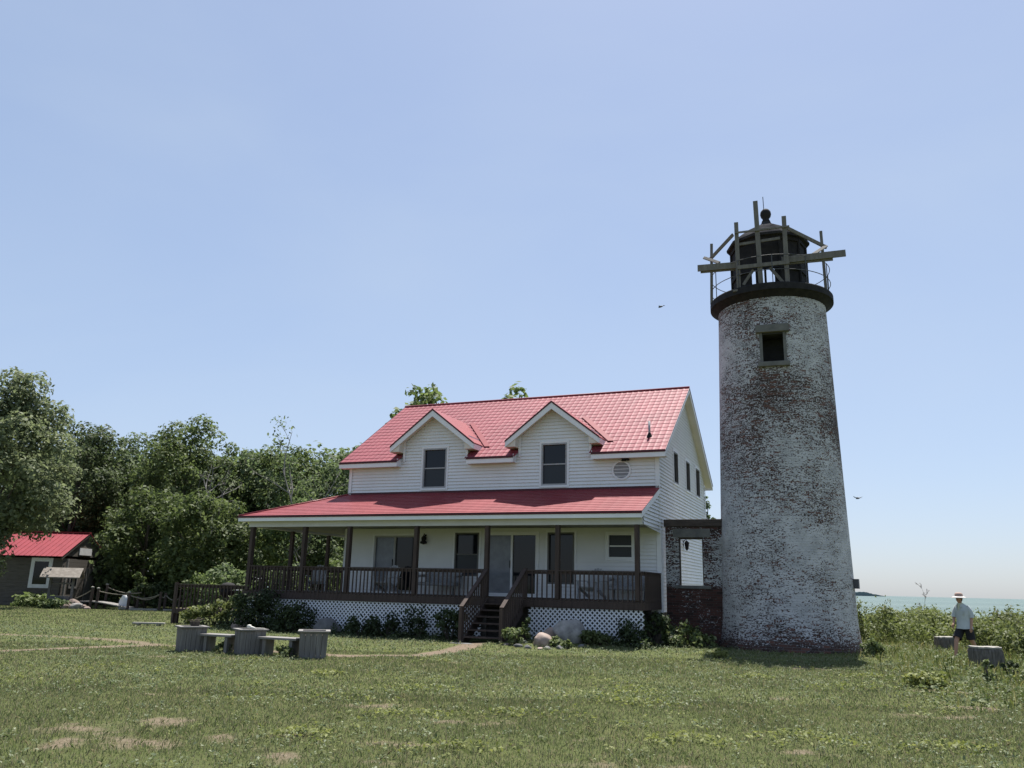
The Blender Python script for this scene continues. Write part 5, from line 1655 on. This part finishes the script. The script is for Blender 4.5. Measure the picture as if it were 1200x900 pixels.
# ------------------------------------------------------------------ cabin with the red roof
c0 = gnd(66, 47.0); CB = thing('cabin', 'small grey timber cabin with a bright red metal roof at the wood edge', 'cabin', (c0.x, c0.y, 0), 0)
ze = at(68, 652, 46.7).z; zr2 = at(96, 625, 49.2).z; cw, cd = 7.0, 4.8
mb = MB()
for j_ in range(int((ze + .1) / .2)):
    z = j_ * .2; mb.box(-cw, 0, 0, .12, z + .004, z + .196); mb.box(-.12, 0, .121, cd - .12, z + .004, z + .196)
mb.box(-cw, 0, cd - .119, cd, 0, ze); mb.box(-cw, -cw + .1, .121, cd - .12, 0, ze)
mb.prism([(0, .0, ze + .05), (0, cd, ze + .05), (0, cd / 2, zr2 - .1)], (-.1, 0, 0))
mb.build('log_wall', M['cabinwall'], CB)
mb = MB()
for (va, vb) in ((-.35, cd / 2), (cd + .35, cd / 2)):
    n = 24
    for k in range(n):
        x0 = -cw - .3 + (cw + .40) * k / n; x1 = -cw - .3 + (cw + .40) * (k + 1) / n
        mb.prism([(x0, va, ze - .02), (x1, va, ze - .02), (x1, vb, zr2), (x0, vb, zr2)], (0, 0, .03))
        mb.beam((x0, va, ze + .02), (x0, vb, zr2 + .04), .03, .03)
mb.beam((-cw - .3, cd / 2, zr2 + .05), (.10, cd / 2, zr2 + .05), .3, .04)
mb.build('roof', M['cabinroof'], CB)
mb = MB(); mb.prism([(.08, -.33, ze - .04), (.08, cd / 2, zr2 - .02), (.08, cd / 2, zr2 - .16), (.08, -.33, ze - .18)], (-.03, 0, 0)); mb.prism([(.08, cd + .33, ze - .04), (.08, cd / 2, zr2 - .02), (.08, cd / 2, zr2 - .16), (.08, cd + .33, ze - .18)], (-.03, 0, 0)); mb.build('bargeboard', M['cabinwall'], CB)
# front window
x0, x1 = -1.75, -.55; z0_, z1_ = .95, 2.6
w_ = MB(); f = .2
w_.box(x0, x0 + f, -.05, -.002, z0_, z1_); w_.box(x1 - f, x1, -.05, -.002, z0_, z1_); w_.box(x0 + f, x1 - f, -.05, -.002, z1_ - f, z1_); w_.box(x0 + f, x1 - f, -.05, -.002, z0_, z0_ + f)
w_ = w_.build('window', M['whitepaint'], CB); mb = MB(); mb.box(x0 + f, x1 - f, -.02, -.003, z0_ + f, z1_ - f); mb.build('pane', M['glass'], w_)
# gable end: door, window, pale board
d_ = MB(); d_.box(.002, .05, 2.7, 3.6, .1, 2.1); d_ = d_.build('door', M['oldwood'], CB); mb = MB(); mb.box(.051, .08, 3.45, 3.5, 1.0, 1.1); mb.build('handle', M['black'], d_)
w_ = MB(); w_.box(.002, .05, .9, 1.0, .95, 2.1); w_.box(.002, .05, 1.7, 1.8, .95, 2.1); w_.box(.002, .05, 1.001, 1.699, 2.0, 2.1); w_.box(.002, .05, 1.001, 1.699, .95, 1.05); w_ = w_.build('window', M['oldwood'], CB)
mb = MB(); mb.box(.003, .02, 1.0, 1.7, 1.05, 2.0); mb.build('pane', M['glass'], w_)
mb = MB(); mb.box(.002, .04, 1.6, 3.0, ze + .15, ze + .55); mb.build('gable_board', M['whitepaint'], CB)
for vv in (.3, 4.3):
    mb = MB(); mb.box(.06, .16, vv - .05, vv + .05, 0, ze - .1); mb.build('post', M['oldwoodx'], CB)

# little roofed well in front of it
q = gnd(68, 44.5); t = thing('wishing_well', 'small roofed wishing well in front of the cabin', 'well', (q.x, q.y, 0), .25)
zt = at(60, 666, 44.5).z; zl = at(60, 676, 44.5).z
for x in (-.55, .55):
    mb = MB(); mb.box(x - .06, x + .06, -.06, .06, -.1, zt - .08); mb.build('post', M['oldwood'], t)
mb = MB()
for sg in (-1, 1):
    mb.prism([(-.95, sg * .62, zl - .05), (.95, sg * .62, zl - .05), (.95, 0, zt), (-.95, 0, zt)], (0, 0, .05))
mb.build('roof', M['shingle'], t)
mb = MB(); mb.prism([(-.85, -.5, zl), (-.85, .5, zl), (-.85, 0, zt - .05)], (.04, 0, 0)); mb.prism([(.85, -.5, zl), (.85, .5, zl), (.85, 0, zt - .05)], (-.04, 0, 0)); mb.build('gable', M['cabinwall'], t)
mb = MB(); mb.lathe([(.55, -.1), (.55, .6), (.42, .6), (.42, .2)], 14); mb.build('well_ring', M['greydark'], t)
mb = MB(); mb.tube([(-.55, 0, 1.25), (.55, 0, 1.25)], .05, 8); mb.build('windlass', M['oldwood'], t)
rs = random.Random(3)
WG = 'stones heaped beside the wishing well'
for k, (px, Y, s) in enumerate([(84, 44.2, .55), (79, 43.6, .35), (90, 43.8, .4), (96, 44.0, .3), (75, 43.4, .28), (102, 43.6, .2)]):
    q = gnd(px, Y)
    lb = ['largest pinkish stone of the heap beside the wishing well', 'pinkish stone at the left of the heap beside the well', 'pale stone in the middle of the heap beside the well', 'stone at the right of the heap beside the well', 'leftmost small stone of the heap beside the well', 'small stone at the foot of the footbridge'][k]
    rock('heap_stone', lb, q.x, q.y, s, s * .8, s * .7, M['heap'] if k != 2 else M['grey'], 60 + k, k * .7, WG)

# footbridge with rope rails and the rope fence beyond
br = thing('footbridge', 'small humped wooden footbridge with rope handrails near the cabin', 'footbridge', gnd(118, 44.5), 0)
bx0 = br.location.copy()
mb = MB(); a_ = gnd(88, 44.5) - bx0; e_ = gnd(149, 43.5) - bx0
n = 14
for k in range(n):
    f0, f1 = k / n, (k + .92) / n
    zf = lambda f: .12 + .28 * max(0, 1 - (max(0, f - .3) / .7) ** 1.4 if f > .3 else 1 - (.3 - f) * .3)
    p0 = a_.lerp(e_, f0); p1 = a_.lerp(e_, f1)
    mb.prism([(p0.x, p0.y - .1, zf(f0)), (p1.x, p1.y - .1, zf(f1)), (p1.x, p1.y + .9, zf(f1)), (p0.x, p0.y + .9, zf(f0))], (0, 0, -.05))
mb.build('planking', M['oldwoodx'], br)
tops = []
for px, Y, hh in ((105, 44.1, 1.05), (112, 44.1, 1.0), (149, 43.4, .85), (122, 45.3, 1.2)):
    p_ = gnd(px, Y) - bx0; mb = MB(); mb.tube([(p_.x, p_.y, -.1), (p_.x + .02, p_.y, hh)], .075, 8); mb.build('post', M['deckwood'], br); tops.append(Vector((p_.x, p_.y, hh - .08)))
    mb = MB(); mb.lathe([(.0, .0), (.085, .02), (.085, .07), (.0, .1)], 8, (p_.x, p_.y, hh)); mb.build('post_cap', M['stumptop'], br)


def rope(mb, a, b_, sag=.12):
    a = Vector(a); b_ = Vector(b_); mb.tube([a.lerp(b_, k / 8) + Vector((0, 0, -sag * 4 * (k / 8) * (1 - k / 8))) for k in range(9)], .025, 6)


mb = MB(); rope(mb, tops[1], tops[2], .06); rope(mb, tops[0], tops[0] + Vector((-.75, -.1, -.45)), .03); rope(mb, tops[3], tops[2] + Vector((.1, 1.2, .1)), .15); mb.build('rope', M['rope'], br)
rf = thing('rope_fence', 'row of short wooden posts strung with rope at the wood edge', 'fence', gnd(185, 43.6), 0); rl_ = rf.location.copy()
tp = []
for px, Y, hh in ((160, 44.4, .7), (186, 43.5, .95), (192, 44.2, .9), (209, 43.8, .75), (215, 46, .8)):
    p_ = gnd(px, Y) - rl_; mb = MB(); mb.tube([(p_.x, p_.y, -.1), (p_.x, p_.y, hh)], .07, 8); mb.build('post', M['deckwood'], rf); tp.append(Vector((p_.x, p_.y, hh - .1)))
mb = MB()
for a, b_ in zip(tp[:-1], tp[1:]): rope(mb, a, b_, .18)
rope(mb, tops[2] + bx0 - rl_, tp[1], .2)
mb.build('rope', M['rope'], rf)
mb = MB(); a_, e_ = gnd(151, 43.3), gnd(184, 43.4); mb.beam(a_ + Vector((0, 0, .05)), e_ + Vector((0, 0, .05)), .14, .12); o = mb.build('edging_timber', M['stumptop'], None, bevel=.01); tag(o, 'long pale timber lying along the lawn edge under the rope fence', 'timber')
mb = MB(); a_, e_ = gnd(191, 43.6), gnd(208, 43.8); mb.beam(a_ + Vector((0, 0, .04)), e_ + Vector((0, 0, .04)), .14, .1); o = mb.build('edging_timber', M['stumptop'], None, bevel=.01); tag(o, 'short pale timber on the lawn edge near the low deck', 'timber')
q = gnd(144, 44.2); rock('white_boulder', 'white rounded boulder beside the end post of the footbridge', q.x, q.y, .24, .22, .62, M['whitepaint'], 71)
# undergrowth along the wood edge
for k, (lb, px, Y, h, r) in enumerate([('undergrowth bush right of the footbridge under the trees', 168, 45.5, 1.5, .8), ('tall thin sapling between footbridge and rope fence', 158, 45.2, 2.3, .35), ('undergrowth bush behind the rope fence', 198, 46.5, 1.8, 1.1),
                                        ('low weeds along the front of the cabin', 40, 45.8, .5, 1.3), ('low weeds in front of the wishing well', 64, 43.6, .45, .8), ('undergrowth bush left behind the low deck', 226, 43, 2.0, 1.0), ('bright bush behind the low deck', 262, 40, 2.4, 1.2),
                                        ('bush behind the side porch seen through its posts', 395, 44, 3.2, 1.3), ('bush far behind the side porch railing', 330, 44, 2.6, 1.5)]):
    shrub_px('undergrowth_bush', lb, px, Y, h, r, 'leafB' if k % 2 else 'leafA', 400 + k, leaf=.11, nb=22)


# ------------------------------------------------------------------ birds
def bird(label, px, py, Y, span, rz, dih):
    p_ = at(px, py, Y); t = thing('bird', label, 'bird', p_, rz)
    mb = MB(); mb.tube([(-.0, -.22, 0), (0, -.1, .01), (0, .08, .02), (0, .2, .01), (0, .27, .0)], [.01, .06, .075, .045, .015], 10); mb.prism([(-.02, -.2, .0), (.02, -.2, .0), (.08, -.38, .0), (-.08, -.38, .0)], (0, 0, .01))
    mb.build('body', M['rail'], t, smooth=True)
    for sg in (-1, 1):
        w_ = MB(); w_.prism([(sg * .03, .1, .02), (sg * span * .25, .16, dih * .5), (sg * span * .5, .0, dih), (sg * span * .26, -.02, dih * .45), (sg * .03, -.1, .02)], (0, 0, .012)); w_.build('wing', M['rail'], t)


bird('small dark bird gliding left of the lighthouse top', 774.5, 359.5, 60, .42, .6, .06)
bird('gull flying low right of the lighthouse', 1005.5, 584, 60, .8, .2, .14)

# ------------------------------------------------------------------ light
SUN_AZ, SUN_EL = R(20.5), R(67)
w = bpy.data.worlds.new('World'); scn.world = w; w.use_nodes = True
nt = w.node_tree; bg = nt.nodes.get('Background') or nt.nodes.new('ShaderNodeBackground')
sky = nt.nodes.new('ShaderNodeTexSky'); sky.sky_type = 'NISHITA'; sky.sun_disc = False
sky.sun_elevation = SUN_EL; sky.sun_rotation = SUN_AZ; sky.altitude = 100; sky.air_density = 1.0; sky.dust_density = .9; sky.ozone_density = 2.5
gm = nt.nodes.new('ShaderNodeGamma'); gm.inputs['Gamma'].default_value = .51      # hazy summer air: the sky's own contrast is low
tn = nt.nodes.new('ShaderNodeMix'); tn.data_type = 'RGBA'; tn.blend_type = 'MULTIPLY'; tn.inputs[0].default_value = 1; tn.inputs[7].default_value = (.955, 1.03, 1.19, 1)
nt.links.new(sky.outputs[0], gm.inputs[0]); nt.links.new(gm.outputs[0], tn.inputs[6]); tcw = nt.nodes.new('ShaderNodeTexCoord'); mpw = nt.nodes.new('ShaderNodeMapping'); mpw.inputs['Scale'].default_value = (1, 1, 2.4)
nw = nt.nodes.new('ShaderNodeTexNoise'); nw.inputs['Scale'].default_value = 1.6; nw.inputs['Detail'].default_value = 5; nw.inputs['Distortion'].default_value = .4
rw_ = ramp(nt, [(.42, (0, 0, 0)), (.75, (.22, .22, .22))])
hz = nt.nodes.new('ShaderNodeMix'); hz.data_type = 'RGBA'; hz.inputs[7].default_value = (2.25, 2.6, 2.95, 1)
nt.links.new(tcw.outputs['Generated'], mpw.inputs['Vector']); nt.links.new(mpw.outputs[0], nw.inputs['Vector']); nt.links.new(nw.outputs['Fac'], rw_.inputs['Fac'])
nt.links.new(rw_.outputs[0], hz.inputs[0]); nt.links.new(tn.outputs[2], hz.inputs[6]); nt.links.new(hz.outputs[2], bg.inputs[0]); bg.inputs[1].default_value = .145
sl = bpy.data.lights.new('sun', 'SUN'); sl.energy = 4.8; sl.angle = R(.5); sl.color = (1, .955, .89)
so_ = bpy.data.objects.new('sun', sl); COL.objects.link(so_)
sd = Vector((math.sin(SUN_AZ) * math.cos(SUN_EL), math.cos(SUN_AZ) * math.cos(SUN_EL), math.sin(SUN_EL)))
so_.rotation_euler = sd.to_track_quat('Z', 'Y').to_euler(); so_.location = (0, 0, 60)

cam = bpy.data.cameras.new('camera'); cam.sensor_width = 36; cam.lens = F_PX / 1200 * 36; cam.clip_start = .1; cam.clip_end = 60000
co = bpy.data.objects.new('camera', cam); COL.objects.link(co)
m4 = Matrix((( _R.x, _U.x, -_F.x, 0), (_R.y, _U.y, -_F.y, 0), (_R.z, _U.z, -_F.z, EYE), (0, 0, 0, 1)))
co.matrix_world = m4
scn.camera = co
vs_ = scn.view_settings; vs_.view_transform = 'Standard'; vs_.look = 'None'; vs_.gamma = 1; vs_.exposure = 1.0
try: vs_.use_curve_mapping = False
except Exception: pass
scn.render.engine = 'CYCLES'
scn.cycles.max_bounces = 6; scn.cycles.transparent_max_bounces = 8
try: scn.cycles.use_denoising = True
except Exception: pass
